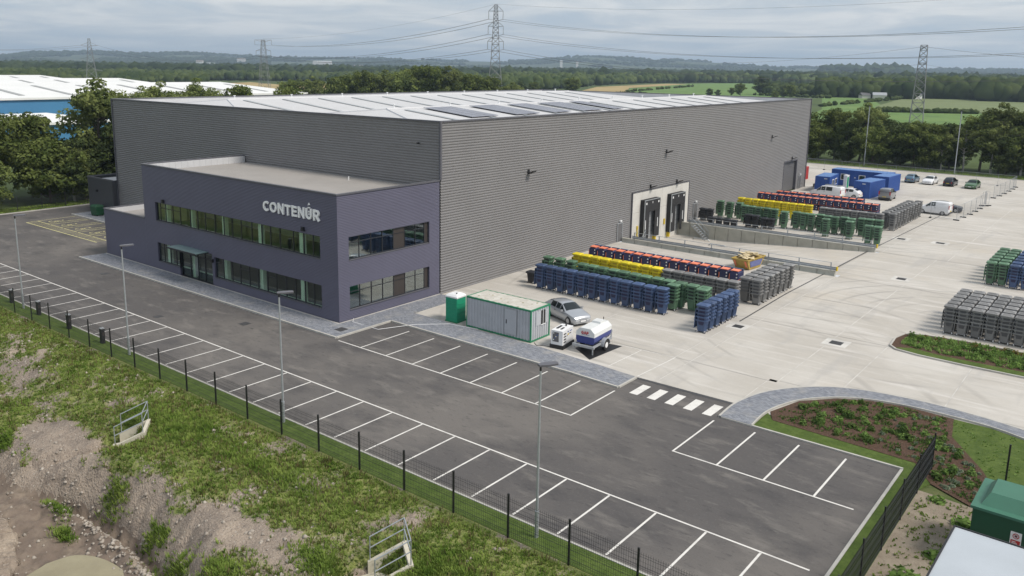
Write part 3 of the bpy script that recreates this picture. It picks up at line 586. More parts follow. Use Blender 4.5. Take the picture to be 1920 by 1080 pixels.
# roller door
rd = MB(); rd.box(-.45, 92.72, 0, -.35, 98.38, 4.93); rdo = rd.build('roller_door', MT['clad_dark'], wh)
b = MB(); b.box(-.5, 92.5, 0, .075, 92.71, 5.1); b.box(-.5, 98.39, 0, .075, 98.6, 5.1); b.box(-.5, 92.71, 4.94, .075, 98.39, 5.1); b.build('door_frame', MT['trim'], rdo)
for k in range(11): b = MB(); b.box(-.34, 92.75, .12 + k * .43, -.32, 98.35, .5 + k * .43); b.build('door_slat', MT['clad_dark'], rdo)
def pdoor(y, z=0, w=1.0, h=2.1):
    b = MB(); b.box(.06, y, z, .1, y + w, z + h); d = b.build('personnel_door', MT['clad_dark'], wh)
    b = MB(); b.box(.05, y - .09, z, .13, y, z + h + .09); b.box(.05, y + w, z, .13, y + w + .09, z + h + .09); b.box(.05, y, z + h, .13, y + w, z + h + .09); b.build('door_frame', MT['galv'], d)
    b = MB(); b.box(.1, y + w - .2, z + .95, .16, y + w - .08, z + 1.0); b.build('door_handle', MT['steel'], d)
    b = MB(); b.box(.05, y + w / 2 - .18, z + h + .25, .25, y + w / 2 + .18, z + h + .4); b.build('bulkhead_light', MT['white'], wh)
pdoor(40.95); pdoor(60.3); pdoor(99.8)
def wlamp(par, p, n=(1, 0)):
    x, y, z = p; nx_, ny_ = n
    b = MB()
    if ny_:
        b.ext([(x - .16, y, z - .1), (x + .16, y, z - .1), (x + .1, y, z + .2), (x - .1, y, z + .2)], (0, -.2, 0)); return b.build('wall_light', MT['black'], par)
    b.box(x - .14 if ny_ else x, y - .14 if nx_ else y - .06, z - .12, x + .14 if ny_ else x + .06, y + .14 if nx_ else y, z + .32)
    q = Vector((x, y, z)); d = Vector((nx_, ny_, 0)); s_ = Vector((-ny_, nx_, 0)) * .28
    b.ext([q - s_ + d * .1 - Vector((0, 0, .1)), q + s_ + d * .1 - Vector((0, 0, .1)), q + s_ + d * .75 + Vector((0, 0, .16)), q - s_ + d * .75 + Vector((0, 0, .16))], (0, 0, .1))
    return b.build('wall_floodlight', MT['black'], par)
for y, z in ((23.75, 9.5), (51.9, 9.5), (86.4, 9.4), (48.3, 5.6), (55.1, 5.55), (96.0, 5.4)): wlamp(wh, (.06, y, z))
b = MB(); b.box(-2.5, WY0 - .3, 12.9, -2.38, WY0 - .05, 13.02); b.build('camera_housing', MT['black'], wh)
# dock: concrete panel, shelters, pit
b = MB()
for y0, y1, z0, z1 in ((44.05, 51.2, -1.25, 2.9), (51.22, 58.4, -1.25, 2.9), (44.05, 51.2, 2.92, 5.25), (51.22, 58.4, 2.92, 5.25)):
    b = MB(); b.box(.04, y0, z0, .14, y1, z1); b.build('dock_wall_panel', MT['conc_panel'], wh)
b = MB(); b.box(.03, 43.9, -1.25, .18, 44.03, 5.35); b.box(.03, 58.42, -1.25, .18, 58.56, 5.35); b.box(.03, 44.03, 5.27, .18, 58.42, 5.35); b.build('dock_trim', MT['trim'], wh)
for y0, y1, zb in ((45.9, 49.65, -.35), (52.6, 56.3, -.45)):
    ds = MB(); ds.box(.14, y0, zb, .7, y0 + .12, 4.2); ds.box(.14, y1 - .12, zb, .7, y1, 4.2); ds.box(.14, y0, 4.2, .7, y1, 4.3); d = ds.build('dock_shelter', MT['rubber'], wh)
    b = MB(); b.box(.15, y0 + .12, zb - .1, .2, y1 - .12, 4.19); b.build('sectional_door', MT['galv'], d)
    for k in range(1, 7): b = MB(); b.box(.2, y0 + .15, zb + k * .6, .215, y1 - .15, zb + k * .6 + .03); b.build('door_rib', MT['clad_dark'], d)
    b = MB(); b.box(.66, y0 + .12, zb, .7, y0 + 1.25, 4.2); b.build('side_curtain', MT['rubber'], d)
    b = MB(); b.box(.66, y1 - 1.1, zb, .7, y1 - .12, 4.2); b.build('side_curtain', MT['rubber'], d)
    b = MB(); b.box(.71, y0 + .02, 2.85, .74, y1 - .02, 4.18); b.build('head_curtain', MT['rubber'], d)
    b = MB(); b.box(.7, y0 - .03, zb, .78, y0 + .05, 4.3); b.box(.7, y0 + .05, 4.22, .78, y1, 4.3); b.box(.7, y1 - .02, zb, .76, y1 + .03, 4.22); b.build('shelter_edging', MT['steel'], d)
    for yy in (y0 + .4, y1 - .4): b = MB(); b.box(.74, yy - .12, 3.75, .76, yy + .12, 4.0); b.build('corner_mark', MT['white'], d)
    b = MB(); b.box(.74, (y0 + y1) / 2 - .05, 3.8, .76, (y0 + y1) / 2 + .05, 4.05); b.build('dock_number', MT['white'], d)
    for yy in (y0 + .3, y1 - .5): b = MB(); b.box(.7, yy, .8, .73, yy + .12, 1.9); b.build('guide_strip', MT['white'], d)
    for yy in (y0 + .2, y1 - .45): b = MB(); b.box(.14, yy, zb - .65, .5, yy + .28, zb - .02); b.build('dock_bumper', MT['yellow_steel'], d)
    b = MB(); b.box(.14, y0 - .75, -.4 if y0 < 50 else .6, .28, y0 - .55, 1.3); b.build('control_box', MT['yellow_steel'], d)
pit = struct(link('loading_pit', None))
b = MB(); b.poly([(0.1, 42.3, -1.25), (6.5, 42.3, -1.25), (6.5, 55.7, -1.25), (.1, 55.7, -1.25)]); b.poly([(6.5, 42.3, -1.25), (24.35, 42.3, 0), (24.35, 55.7, 0), (6.5, 55.7, -1.25)])
b.poly([(.1, 55.7, -1.25), (.1, 58.6, -1.25), (.2, 58.6, -1.25), (.2, 55.7, -1.25)]); b.build('ramp', MT['concrete'], pit)
for side, yy in ((0, 41.75), (1, 55.75)):
    nm = 14; x0 = .2
    wall = thing('retaining_wall', 'near low concrete retaining wall along the loading ramp' if side == 0 else 'far concrete panel retaining wall along the loading ramp', 'retaining wall')
    for k in range(nm):
        xa = x0 + k * 1.695; xb = xa + 1.645; b = MB(); b.box(xa, yy, -1.4, xb, yy + .4, .42); b.build('wall_panel', MT['conc_wall'], wall)
    rl = thing('crash_barrier', ('near' if side == 0 else 'far') + ' galvanised crash barrier with hand rail on the ramp wall', 'barrier')
    prof = [(0, .0), (.05, .06), (-.02, .12), (-.02, .2), (.05, .26), (0, .32)]
    b = MB(); ym = yy + .2; zb = .5
    pts = [(ym - .1 + o, zb + h) for o, h in prof]; k = len(pts)
    b.add([(1.5, p[0], p[1]) for p in pts] + [(24.0, p[0], p[1]) for p in pts], [(i, i + k, i + k + 1, i + 1) for i in range(k - 1)])
    b.add([(1.5, p[0] - .012, p[1]) for p in pts] + [(24.0, p[0] - .012, p[1]) for p in pts], [(i + 1, i + k + 1, i + k, i) for i in range(k - 1)]); b.build('guard_beam', MT['steel'], rl)
    for k in range(8): x = 1.7 + k * 3.1; b = MB(); b.box(x, ym - .06, .42, x + .1, ym + .02, 1.2); b.build('barrier_post', MT['steel'], rl)
    b = MB(); b.cyl((1.6, ym, 1.2), (23.5, ym, 1.2), .025, n=6); b.build('hand_rail', MT['steel'], rl)
    b = MB(); b.box(23.98, ym - .16, .45, 24.1, ym + .12, .85); b.build('end_cap', MT['yellow_steel'], rl)
def stairs(loc, rz, n, label):
    t = thing('steel_steps', label, 'steps', loc, rz, 'galvanised steps in the loading pit')
    for k in range(n): b = MB(); b.box(-.45, k * .26, (n - 1 - k) * .22 + .17, .45, k * .26 + .24, (n - 1 - k) * .22 + .2); b.build('tread', MT['galv'], t)
    for s_ in (-1, 1):
        b = MB(); b.ext([(s_ * .47, 0, n * .22 - .06), (s_ * .47, n * .26, -.02), (s_ * .47, n * .26, .16), (s_ * .47, 0, n * .22 + .1)], (s_ * .04, 0, 0)); b.build('stringer', MT['galv'], t)
        b = MB(); b.cyl((s_ * .49, 0, n * .22), (s_ * .49, 0, n * .22 + 1.0), .025, n=6); b.cyl((s_ * .49, n * .26, 0), (s_ * .49, n * .26, 1.0), .025, n=6); b.cyl((s_ * .49, 0, n * .22 + 1.0), (s_ * .49, n * .26, 1.0), .025, n=6); b.cyl((s_ * .49, 0, n * .22 + .5), (s_ * .49, n * .26, .5), .02, n=6); b.build('hand_rail', MT['steel'], t)
stairs((2.6, 55.2, -1.25), R(-90), 7, 'galvanised steel steps against the far retaining wall')
stairs((1.2, 44.6, -1.25), R(180), 6, 'galvanised steel steps beside the left dock shelter')
for i, (x, y) in enumerate(((7.0, 47.9), (7.2, 52.2), (4.2, 54.2), (6.0, 46.2))):
    t = thing('wheel_guide', ['low bent steel wheel guide nearest the left dock', 'low steel wheel guide in front of the right dock', 'short steel wheel guide beside the pit steps', 'low steel wheel guide against the near barrier'][i], 'wheel guide', (x, y, -1.25), 0, 'wheel guides in the loading pit')
    b = MB(); b.tube([(-1.1, 0, 0), (-.9, 0, .22), (.9, .0, .22), (1.1, 0, .05)], .06, 8); b.build('guide_bar', MT['steel'], t)
    b = MB(); b.cyl((.5, 0, 0), (.5, 0, .2), .05, n=8); b.build('guide_foot', MT['steel'], t)

# ------------------------------------------------------------------ office block
of = thing('office_block', 'two storey dark navy ribbed office block with ribbon windows', 'office')
OH = 9.99
def cladmat():
    m = MT['navy_clad']; t, b = nodes(m)
    co = t.nodes.new('ShaderNodeTexCoord'); w = t.nodes.new('ShaderNodeTexWave'); w.wave_type = 'BANDS'; w.bands_direction = 'Z'; w.wave_profile = 'SIN'; w.inputs['Scale'].default_value = 2.6; w.inputs['Distortion'].default_value = 0
    t.links.new(co.outputs['Object'], w.inputs['Vector']); p = t.nodes.new('ShaderNodeBump'); p.inputs['Strength'].default_value = .55; p.inputs['Distance'].default_value = .03
    t.links.new(w.outputs['Fac'], p.inputs['Height']); t.links.new(p.outputs[0], b.inputs['Normal'])
cladmat()
def holed(b, P, u0, u1, z0, z1, holes, dep):
    """wall with openings; P(u, d, z) maps along-wall, inward depth and height to a point"""
    us = sorted({u0, u1, *[h[0] for h in holes], *[h[1] for h in holes]}); zs = sorted({z0, z1, *[h[2] for h in holes], *[h[3] for h in holes]})
    for a, c in zip(us[:-1], us[1:]):
        for e, g in zip(zs[:-1], zs[1:]):
            if any(h[0] <= a and c <= h[1] and h[2] <= e and g <= h[3] for h in holes): continue
            b.poly([P(a, 0, e), P(c, 0, e), P(c, 0, g), P(a, 0, g)])
    for h in holes:
        q = [(h[0], h[2]), (h[1], h[2]), (h[1], h[3]), (h[0], h[3])]
        for (a, e), (c, g) in zip(q, q[1:] + q[:1]): b.poly([P(a, 0, e), P(a, dep, e), P(c, dep, g), P(c, 0, g)])
FR = lambda u, d, z: (u, d, z)
SD = lambda u, d, z: (-d, u, z)
H_up = (-26.0, -2.05, 4.78, 6.55); H_l1 = (-26.0, -22.2, .85, 2.68); H_dr = (-22.2, -16.9, .0, 2.9); H_l2 = (-16.55, -2.0, .85, 2.7)
b = MB(); holed(b, FR, -28.05, 0, 0, OH, [H_up, (-26.0, -22.2, .85, 2.68), (-22.2, -16.9, 0, 2.9), H_l2], .3); b.build('front_wall', MT['navy_clad'], of)
S_up = (1.08, 9.98, 4.82, 6.62); S_lo = (1.1, 9.98, .9, 2.74)
b = MB(); holed(b, SD, 0, WY0 - .12, 0, OH, [S_up, S_lo], .3); b.build('side_wall', MT['navy_clad'], of)
b = MB(); b.poly([(-28.05, WY0, 0), (-28.05, 0, 0), (-28.05, 0, OH), (-28.05, WY0, OH)]); b.build('end_wall', MT['navy_clad'], of)
b = MB(); b.poly([(-27.8, .25, 9.25), (-.25, .25, 9.25), (-.25, WY0 - .06, 9.25), (-27.8, WY0 - .06, 9.25)]); b.build('roof', MT['membrane'], of)
for q in ((-28.12, -.07, .07, .2), (-28.12, .2, -27.85, WY0 - .1), (-.2, .2, .07, WY0 - .1)): b = MB(); b.box(q[0], q[1], OH - .08, q[2], q[3], OH + .03); b.build('parapet_cap', MT['trim'], of)
for q in ((-27.84, .22, -.22, .3), (-27.84, .3, -27.76, WY0 - .1), (-.3, .3, -.22, WY0 - .1)): b = MB(); b.box(q[0], q[1], 9.2, q[2], q[3], OH - .08); b.build('parapet_lining', MT['liner'], of)
b = MB()
for k in range(16): y = .7 + k * .66; b.box(-27.76, y, 9.25, -27.74, y + .03, OH - .1)
b.build('lining_joints', MT['roof_seam'], of)
for x in (-9.5,): b = MB(); b.cyl((x, 9.5, 9.25), (x, 9.5, 9.6), .05, n=6); b.build('roof_vent', MT['white'], of)
def window_band(P, h, mull, name='window', transom=None, brown=(), gl='glass'):
    u0, u1, z0, z1 = h; fr = MB()
    def bx(a, c, e, g, d0=.14, d1=.22):
        p = P(a, d0, e); q = P(c, d1, g); fr.box(min(p[0], q[0]), min(p[1], q[1]), e, max(p[0], q[0]), max(p[1], q[1]), g)
    wd = thing_part(name)
    ms = [u0] + list(mull) + [u1]; t = .035
    for m in mull: bx(m - t, m + t, z0 + .07, z1 - .06)
    bx(u0, u1, z0, z0 + .07); bx(u0, u1, z1 - .06, z1); bx(u0, u0 + .06, z0 + .07, z1 - .06); bx(u1 - .06, u1, z0 + .07, z1 - .06)
    for k in (transom or []): bx(ms[k] + t, ms[k + 1] - t, z1 - .52, z1 - .47)
    fo = fr.build('window_frame', MT['frame'], wd)
    for k in range(len(ms) - 1):
        a, c = ms[k] + .03, ms[k + 1] - .03; g = MB(); p = P(a, .17, 0); q = P(c, .182, 0)
        g.box(min(p[0], q[0]), min(p[1], q[1]), z0 + .05, max(p[0], q[0]), max(p[1], q[1]), z1 - .05)
        g.build('pane', MT['brown_panel'] if k in brown else MT[gl], wd)
    s_ = MB(); p = P(u0, -.05, 0); q = P(u1, .15, 0); s_.box(min(p[0], q[0]), min(p[1], q[1]), z0 - .04, max(p[0], q[0]), max(p[1], q[1]), z0 + .002); s_.build('sill', MT['trim'], wd)
    return wd
def thing_part(name): return link(name, None, of)
mu = [-24.45, -23.2, -21.95, -20.3, -19.1, -17.9, -16.4, -15.05, -13.8, -12.5, -11.0, -9.65, -8.45, -7.2, -5.5, -4.2, -3.05]
window_band(FR, H_up, [-25.35] + mu, transom=[1, 2, 3, 7, 11])
window_band(FR, H_l1, [-25.1, -24.0, -23.0], transom=[0])
window_band(FR, H_l2, [-15.4, -14.1, -12.9, -11.6, -10.4, -9.1, -7.9, -6.6, -5.4, -4.2, -3.1], transom=[0, 3, 6])
ms_ = [2.25, 3.48, 4.7, 5.93, 7.2, 8.42, 9.5]
window_band(SD, S_up, ms_, transom=[0, 1, 2, 3, 4, 5, 6], brown=(4, 7), gl='glass_side'); window_band(SD, S_lo, ms_, transom=[0, 1, 2, 3, 4, 5, 6], brown=(4, 7), gl='glass_side')
# interior seen through the glass
b = MB()
for z0, z1 in ((.12, 3.2), (4.0, 7.2)):
    b.poly([(-27.8, .4, z0), (-.4, .4, z0), (-.4, 11, z0), (-27.8, 11, z0)])
b.build('interior_floor', MT['carpet'], of)
b = MB()
for z0, z1 in ((.12, 3.2), (4.0, 7.2)): b.poly([(-27.8, .4, z1), (-27.8, 11, z1), (-.4, 11, z1), (-.4, .4, z1)]); b.box(-27.8, 6.2, z0, -6.5, 6.3, z1); b.box(-27.8, .4, z0, -27.7, 6.2, z1)
b.build('interior_walls', MT['interior'], of)
for z0, z1 in ((.12, 3.2), (4.0, 7.2)):
    for x in (-24.9, -20.7, -15.6, -10.4, -5.0): b = MB(); b.box(x, .36, z0, x + .42, .7, z1); b.build('interior_column', MT['interior_col'], of)
    b = MB(); b.box(-26, .32, (z0 + .68), -2.1, .55, z0 + .72); b.box(-.55, 1.1, z0 + .68, -.32, 9.9, z0 + .72); b.build('window_board', MT['interior_col'], of)
# entrance
ent = link('entrance', None, of)
fr = MB()
for x in (-22.2, -20.75, -19.55, -18.35, -17.0): fr.box(x, .16, .1, x + .08, .28, 2.86)
fr.box(-22.2, .16, 2.78, -16.92, .28, 2.86); fr.box(-20.75, .16, 2.2, -17.0, .26, 2.26); fr.box(-22.2, .16, .1, -16.92, .28, .16); fr.build('door_frame', MT['frame'], ent)
for a, c in ((-22.12, -20.77), (-20.67, -19.57), (-19.47, -18.37), (-18.27, -17.02)): b = MB(); b.box(a, .2, .14, c, .215, 2.8); b.build('door_glass', MT['glass'], ent)
for x in (-19.65, -19.4): b = MB(); b.cyl((x, .08, .5), (x, .08, 2.2), .03, n=8); b.build('door_handle', MT['steel'], ent)
b = MB(); b.box(-22.1, -1.32, 2.98, -17.4, .12, 3.03)
m_can = M('canopy_glass', (.16, .24, .24), .15, var=.1, vs=1); b.build('canopy', m_can, ent)
b = MB(); b.box(-22.15, -1.36, 2.9, -17.35, -1.32, 3.05)
for x in (-22.0, -20.5, -19, -17.5): b.box(x, -1.32, 2.9, x + .06, .05, 2.975)
b.build('canopy_frame', MT['frame'], ent)
for p in ((-24.4, -.02, 6.75), (-3.95, -.02, 6.85), (-16.72, -.02, 2.3)): wlamp(of, p, (0, -1))
# single storey wing
wg = thing('office_wing', 'low single storey navy wing at the far left of the offices', 'office')
b = MB(); b.poly([(-36.1, 0, 0), (-28.06, 0, 0), (-28.06, 0, 4.76), (-36.1, 0, 4.76)]); b.poly([(-36.1, 8, 0), (-36.1, 0, 0), (-36.1, 0, 4.76), (-36.1, 8, 4.76)]); b.poly([(-28.06, 8, 0), (-36.1, 8, 0), (-36.1, 8, 4.76), (-28.06, 8, 4.76)]); b.build('wall', MT['navy_clad'], wg)
b = MB(); b.poly([(-35.9, .2, 4.2), (-28.06, .2, 4.2), (-28.06, 7.8, 4.2), (-35.9, 7.8, 4.2)]); b.build('roof', MT['membrane'], wg)
for q in ((-36.16, -.06, -28.12, .2), (-36.16, .2, -35.9, 7.8), (-36.16, 7.8, -28.12, 8.06)): b = MB(); b.box(q[0], q[1], 4.7, q[2], q[3], 4.8); b.build('parapet_cap', MT['trim'], wg)
for q in ((-35.9, .2, -28.12, .28), (-35.9, .28, -35.82, 7.7), (-35.9, 7.7, -28.12, 7.78)): b = MB(); b.box(q[0], q[1], 4.15, q[2], q[3], 4.7); b.build('parapet_lining', MT['liner'], wg)
# plant room at the far left
an = thing('plant_room', 'dark grey flat roofed annexe at the far left corner of the warehouse', 'annexe')
b = MB(); b.poly([(-62, 10.6, 0), (-55.5, 10.6, 0), (-55.5, 10.6, 4.7), (-62, 10.6, 4.7)]); b.poly([(-62, 30, 0), (-62, 10.6, 0), (-62, 10.6, 4.7), (-62, 30, 4.7)]); b.poly([(-55.5, 10.6, 0), (-55.5, 11.3, 0), (-55.5, 11.3, 4.7), (-55.5, 10.6, 4.7)]); b.build('wall', MT['plant_clad'], an)
b = MB(); b.poly([(-61.8, 10.8, 4.3), (-55.6, 10.8, 4.3), (-55.6, 30, 4.3), (-61.8, 30, 4.3)]); b.build('roof', MT['roof_white'], an)
for q in ((-62.05, 10.55, -55.45, 10.8), (-62.05, 10.8, -61.8, 30)): b = MB(); b.box(q[0], q[1], 4.6, q[2], q[3], 4.75); b.build('parapet_cap', MT['trim'], an)
wlamp(an, (-59.5, 10.58, 3.0), (0, -1)); wlamp(wh, (-40, WY0 - .06, 5.4), (0, -1))

# ------------------------------------------------------------------ sign
def strokes(ch):
    """letter strokes in a unit cell 0..w by 0..1 (centre lines)"""
    arc = lambda cx, cy, rx, ry, a0, a1, n=10: [(cx + rx * math.cos(R(a0 + (a1 - a0) * i / n)), cy + ry * math.sin(R(a0 + (a1 - a0) * i / n))) for i in range(n + 1)]
    return {'C': (.85, [arc(.48, .5, .38, .41, 48, 312, 14)]), 'O': (.98, [arc(.49, .5, .40, .41, 0, 360, 20)]), 'N': (.86, [[(.1, 0), (.1, 1)], [(.1, .95), (.76, .05)], [(.76, 0), (.76, 1)]]),
            'T': (.78, [[(0, .91), (.78, .91)], [(.39, 0), (.39, .9)]]), 'E': (.72, [[(.1, 0), (.1, 1)], [(.1, .91), (.7, .91)], [(.1, .5), (.62, .5)], [(.1, .09), (.7, .09)]]),
            'U': (.84, [[(.1, 1), (.1, .4)] + arc(.42, .4, .32, .31, 180, 360, 10) + [(.74, 1)]]), 'R': (.82, [[(.1, 0), (.1, 1)], [(.1, .91), (.45, .91)] + arc(.45, .68, .25, .23, 90, -90, 8) + [(.1, .45)], [(.4, .45), (.74, 0)]]),
            'G': (.9, [arc(.48, .5, .38, .41, 48, 350, 14) + [(.55, .45)]]), 'A': (.84, [[(.05, 0), (.42, 1), (.79, 0)], [(.2, .33), (.64, .33)]]), 'P': (.74, [[(.1, 0), (.1, 1)], [(.1, .91), (.42, .91)] + arc(.42, .66, .23, .25, 90, -90, 8) + [(.1, .41)]])}[ch]
def letter_mesh(b, ch, h, th, dep):
    w, ss = strokes(ch); q_ = 0
    for s_ in ss:
        for (ax, az), (cx, cz) in zip(s_[:-1], s_[1:]):
            a = Vector((ax * h, 0, az * h)); c = Vector((cx * h, 0, cz * h)); d = (c - a); l = d.length; d.normalize(); n = Vector((-d.z, 0, d.x)) * th / 2; e = d * th * .22
            q_ += 1; b.ext([a - e - n, c + e - n, c + e + n, a - e + n], (0, -dep - .0015 * q_, 0))
    return w * h
sg = thing('company_sign', 'white raised letters CONTENUR high on the office front', 'sign', (-8.95, -.02, 7.78), 0)
x = 0; TOT = 7.05; h = .80; gap = .155
for i, ch in enumerate('CONTENUR'):
    b = MB(); w = letter_mesh(b, ch, h, .165, .1 + .004 * i); b.build('letter', MT['letter'], sg, (x, 0, 0))
    if ch == 'U':
        b = MB(); cx = .42 * h
        for q in ([(-.05, .33), (.05, .33), (.05, .44), (-.05, .44)], [(-.09, .52), (.09, .52), (0, .66)], [(-.12, .84), (.12, .84), (.12, .93), (-.12, .93)], [(-.1, 1.06), (.12, 1.12), (0, 1.26)]):
            b.ext([(cx + a, -.02, c) for a, c in q], (0, -.07, 0))
        b.build('sign_arrow', MT['letter'], sg, (x, 0, 0))
    x += w + gap
sg.scale = (TOT / (x - gap), 1, 1)
# ------------------------------------------------------------------ site cabin, toilet, generator, bowser
M('cab_grey', (.42, .44, .47), .5, var=.06, vs=1.2); M('cab_green', (.02, .20, .10), .5, var=.1); M('toilet_green', (.01, .27, .15), .45, var=.06)
M('cab_roof', (.42, .40, .35), .8, c2=(.56, .55, .51), vs=1.6, bump=.1); M('moss', (.20, .20, .06), .95, c2=(.35, .30, .18), vs=3)
def corr(b, a, c, z0, z1, n, p=.26, dep=.055):
    """vertical corrugation between two points"""
    a = Vector((*a, 0)); c = Vector((*c, 0)); n = Vector((*n, 0)); Lg = (c - a).length; d = (c - a).normalized(); prof = []; t = 0
    while t < Lg - .02:
        for dt, o in ((0, dep), (p * .36, dep), (p * .5, 0), (p * .86, 0)):
            if t + dt < Lg: prof.append((t + dt, o))
        t += p
    prof.append((Lg, 0)); k = len(prof); pts = [a + d * t + n * o for t, o in prof]
    b.add([p_ + Vector((0, 0, z0)) for p_ in pts] + [p_ + Vector((0, 0, z1)) for p_ in pts], [(i, i + 1, i + 1 + k, i + k) for i in range(k - 1)]); return b
def container(t, Lx, Ly, H, wall, edge, roof, p=.28):
    b = MB(); corr(b, (.08, .06), (Lx - .08, .06), .14, H - .12, (0, -1), p); b.build('long_side', wall, t); b = MB(); corr(b, (Lx - .08, Ly - .06), (.08, Ly - .06), .14, H - .12, (0, 1), p); b.build('long_side', wall, t)
    b = MB(); corr(b, (Lx - .06, .08), (Lx - .06, Ly - .08), .14, H - .12, (1, 0), p); b.build('end_wall', wall, t); b = MB(); corr(b, (.06, Ly - .08), (.06, .08), .14, H - .12, (-1, 0), p); b.build('end_wall', wall, t)
    f = MB()
    for x in (0, Lx - .1):
        for y in (0, Ly - .1): f.box(x, y, 0, x + .1, y + .1, H)
    for z in (.02, H - .12):
        f.box(.1, .003, z, Lx - .1, .1, z + .117); f.box(.1, Ly - .1, z, Lx - .1, Ly - .003, z + .117); f.box(.003, .1, z, .1, Ly - .1, z + .117); f.box(Lx - .1, .1, z, Lx - .003, Ly - .1, z + .117)
    f.build('frame', edge, t)
    b = MB(); b.box(.1, .1, H - .08, Lx - .1, Ly - .1, H - .02)
    r = b.build('roof', roof, t); b = MB()
    for k in range(int(Lx / .55)): b.box(.2 + k * .55, .14, H - .022, .42 + k * .55, Ly - .14, H + .008)
    b.build('roof_ribs', roof, r); return r
t = thing('site_cabin', 'pale grey corrugated site cabin with green frame beside the toilet', 'cabin', (7.62, 5.98, .004), R(.6))
r = container(t, 6.05, 2.4, 2.42, MT['cab_grey'], MT['cab_green'], MT['cab_roof'])
b = MB()
for k in range(14):
    x, y, s_ = rnd.uniform(.3, 5.8), rnd.uniform(.2, 2.1), rnd.uniform(.03, .1); b.cyl((x, y, 2.43), (x, y, 2.436), s_, s_ * .6, n=6)
b.build('moss_patch', MT['moss'], r)
b = MB(); b.box(3.7, -.025, .3, 4.75, .02, 2.16); d = b.build('door', MT['cab_grey'], t); b = MB(); b.box(3.82, -.06, 1.05, 3.88, -.026, 1.35); b.build('door_handle', MT['black'], d)
b = MB(); b.box(3.66, -.03, .25, 3.7, .02, 2.2); b.box(4.75, -.03, .25, 4.79, .02, 2.2); b.box(3.7, -.03, 2.16, 4.75, .02, 2.2); b.build('door_frame', MT['galv'], d)
b = MB(); b.box(6.02, .62, 1.12, 6.06, 1.18, 2.15); w = b.build('window_shutter', MT['cab_grey'], t); b = MB(); b.box(6.03, 1.25, 1.12, 6.065, 1.75, 2.15); w = b.build('window', MT['black'], t)
b = MB(); b.box(6.066, 1.46, 1.12, 6.08, 1.5, 2.15); b.box(6.03, 1.22, 1.06, 6.09, 1.78, 1.12); b.build('window_frame', MT['white'], w)
b = MB(); b.box(6.02, 1.82, 1.12, 6.06, 2.2, 2.1); b.build('window_shutter', MT['cab_grey'], t)
t = thing('portable_toilet', 'green portable toilet with white roof beside the site cabin', 'toilet', (5.5, 6.0, .004), R(2))
b = MB(); b.box(0, 0, .1, 1.1, 1.1, 1.95); b.build('walls', MT['toilet_green'], t)
for k in range(4):
    z = .35 + k * .38
    for q in ([(.08, -.02), (1.02, -.02)], ):
        b = MB(); b.ext([(.1, 0, z), (.55, 0, z - .09), (1.0, 0, z), (1.0, 0, z + .09), (.55, 0, z), (.1, 0, z + .09)], (0, -.03, 0)); b.build('wall_rib', MT['toilet_green'], t)
        b = MB(); b.ext([(1.1, .1, z), (1.1, .55, z - .09), (1.1, 1.0, z), (1.1, 1.0, z + .09), (1.1, .55, z), (1.1, .1, z + .09)], (.03, 0, 0)); b.build('wall_rib', MT['toilet_green'], t)
rings = []
for z, s_ in ((1.95, .03), (2.06, .03), (2.2, -.12), (2.28, -.3)): rings.append([(-s_, -s_ , z), (1.1 + s_, -s_, z), (1.1 + s_, 1.1 + s_, z), (-s_, 1.1 + s_, z)])
b = MB(); b.loft(rings); r = b.build('roof', MT['white'], t); b = MB(); b.cyl((.85, .3, 2.1), (.85, .3, 2.34), .05, n=8); b.build('vent_pipe', MT['black'], r)
b = MB(); b.box(-.05, -.05, 0, 1.15, 1.15, .1); b.build('skid', MT['cab_green'], t)
# generator
t = thing('generator', 'white site generator on a black base beside the fuel bowser', 'generator', (15.3, 6.25, .004), R(8))
b = MB(); b.box(-.08, -.05, 0, .98, 1.75, .28); b.build('base_tank', MT['black'], t)
b = MB(); b.box(0, 0, .28, .9, 1.7, 1.32); b.build('canopy_body', MT['white'], t)
b = MB(); b.box(.12, -.015, .5, .6, 0, 1.2); p = b.build('control_panel', MT['clad_dark'], t)
M('blue_mark', (.03, .08, .30), .5)
for k in range(5): b = MB(); b.box(.17 + .09 * (k % 4), -.03, .6 + .12 * k, .24 + .09 * (k % 4), -.015, .68 + .12 * k); b.build('panel_gauge', MT['blue_mark'] if k % 2 else MT['white'], p)
for k in range(4): b = MB(); b.box(.9, .18, .42 + k * .2, .915, .55, .5 + k * .2); b.build('louvre', MT['black'], t)
for q, mm in (((.8, .95, 1.05, 1.15), 'blue_mark'), ((.8, .98, .86, .97), 'yellow_steel'), ((1.05, 1.35, .9, .96), 'black'), ((1.15, 1.5, 1.06, 1.11), 'blue_mark'), ((.7, .76, .8, .9), 'black')):
    b = MB(); b.box(.9, q[0], q[2], .91, q[1], q[3]); b.build('marking', MT[mm], t)
b = MB(); b.box(.15, .45, 1.32, .3, 1.2, 1.36); b.box(.5, .4, 1.32, .62, .9, 1.35); b.build('top_vent', MT['black'], t); b = MB(); b.cyl((.5, 1.35, 1.32), (.5, 1.35, 1.5), .06, n=8); b.build('exhaust', MT['rubber'], t)
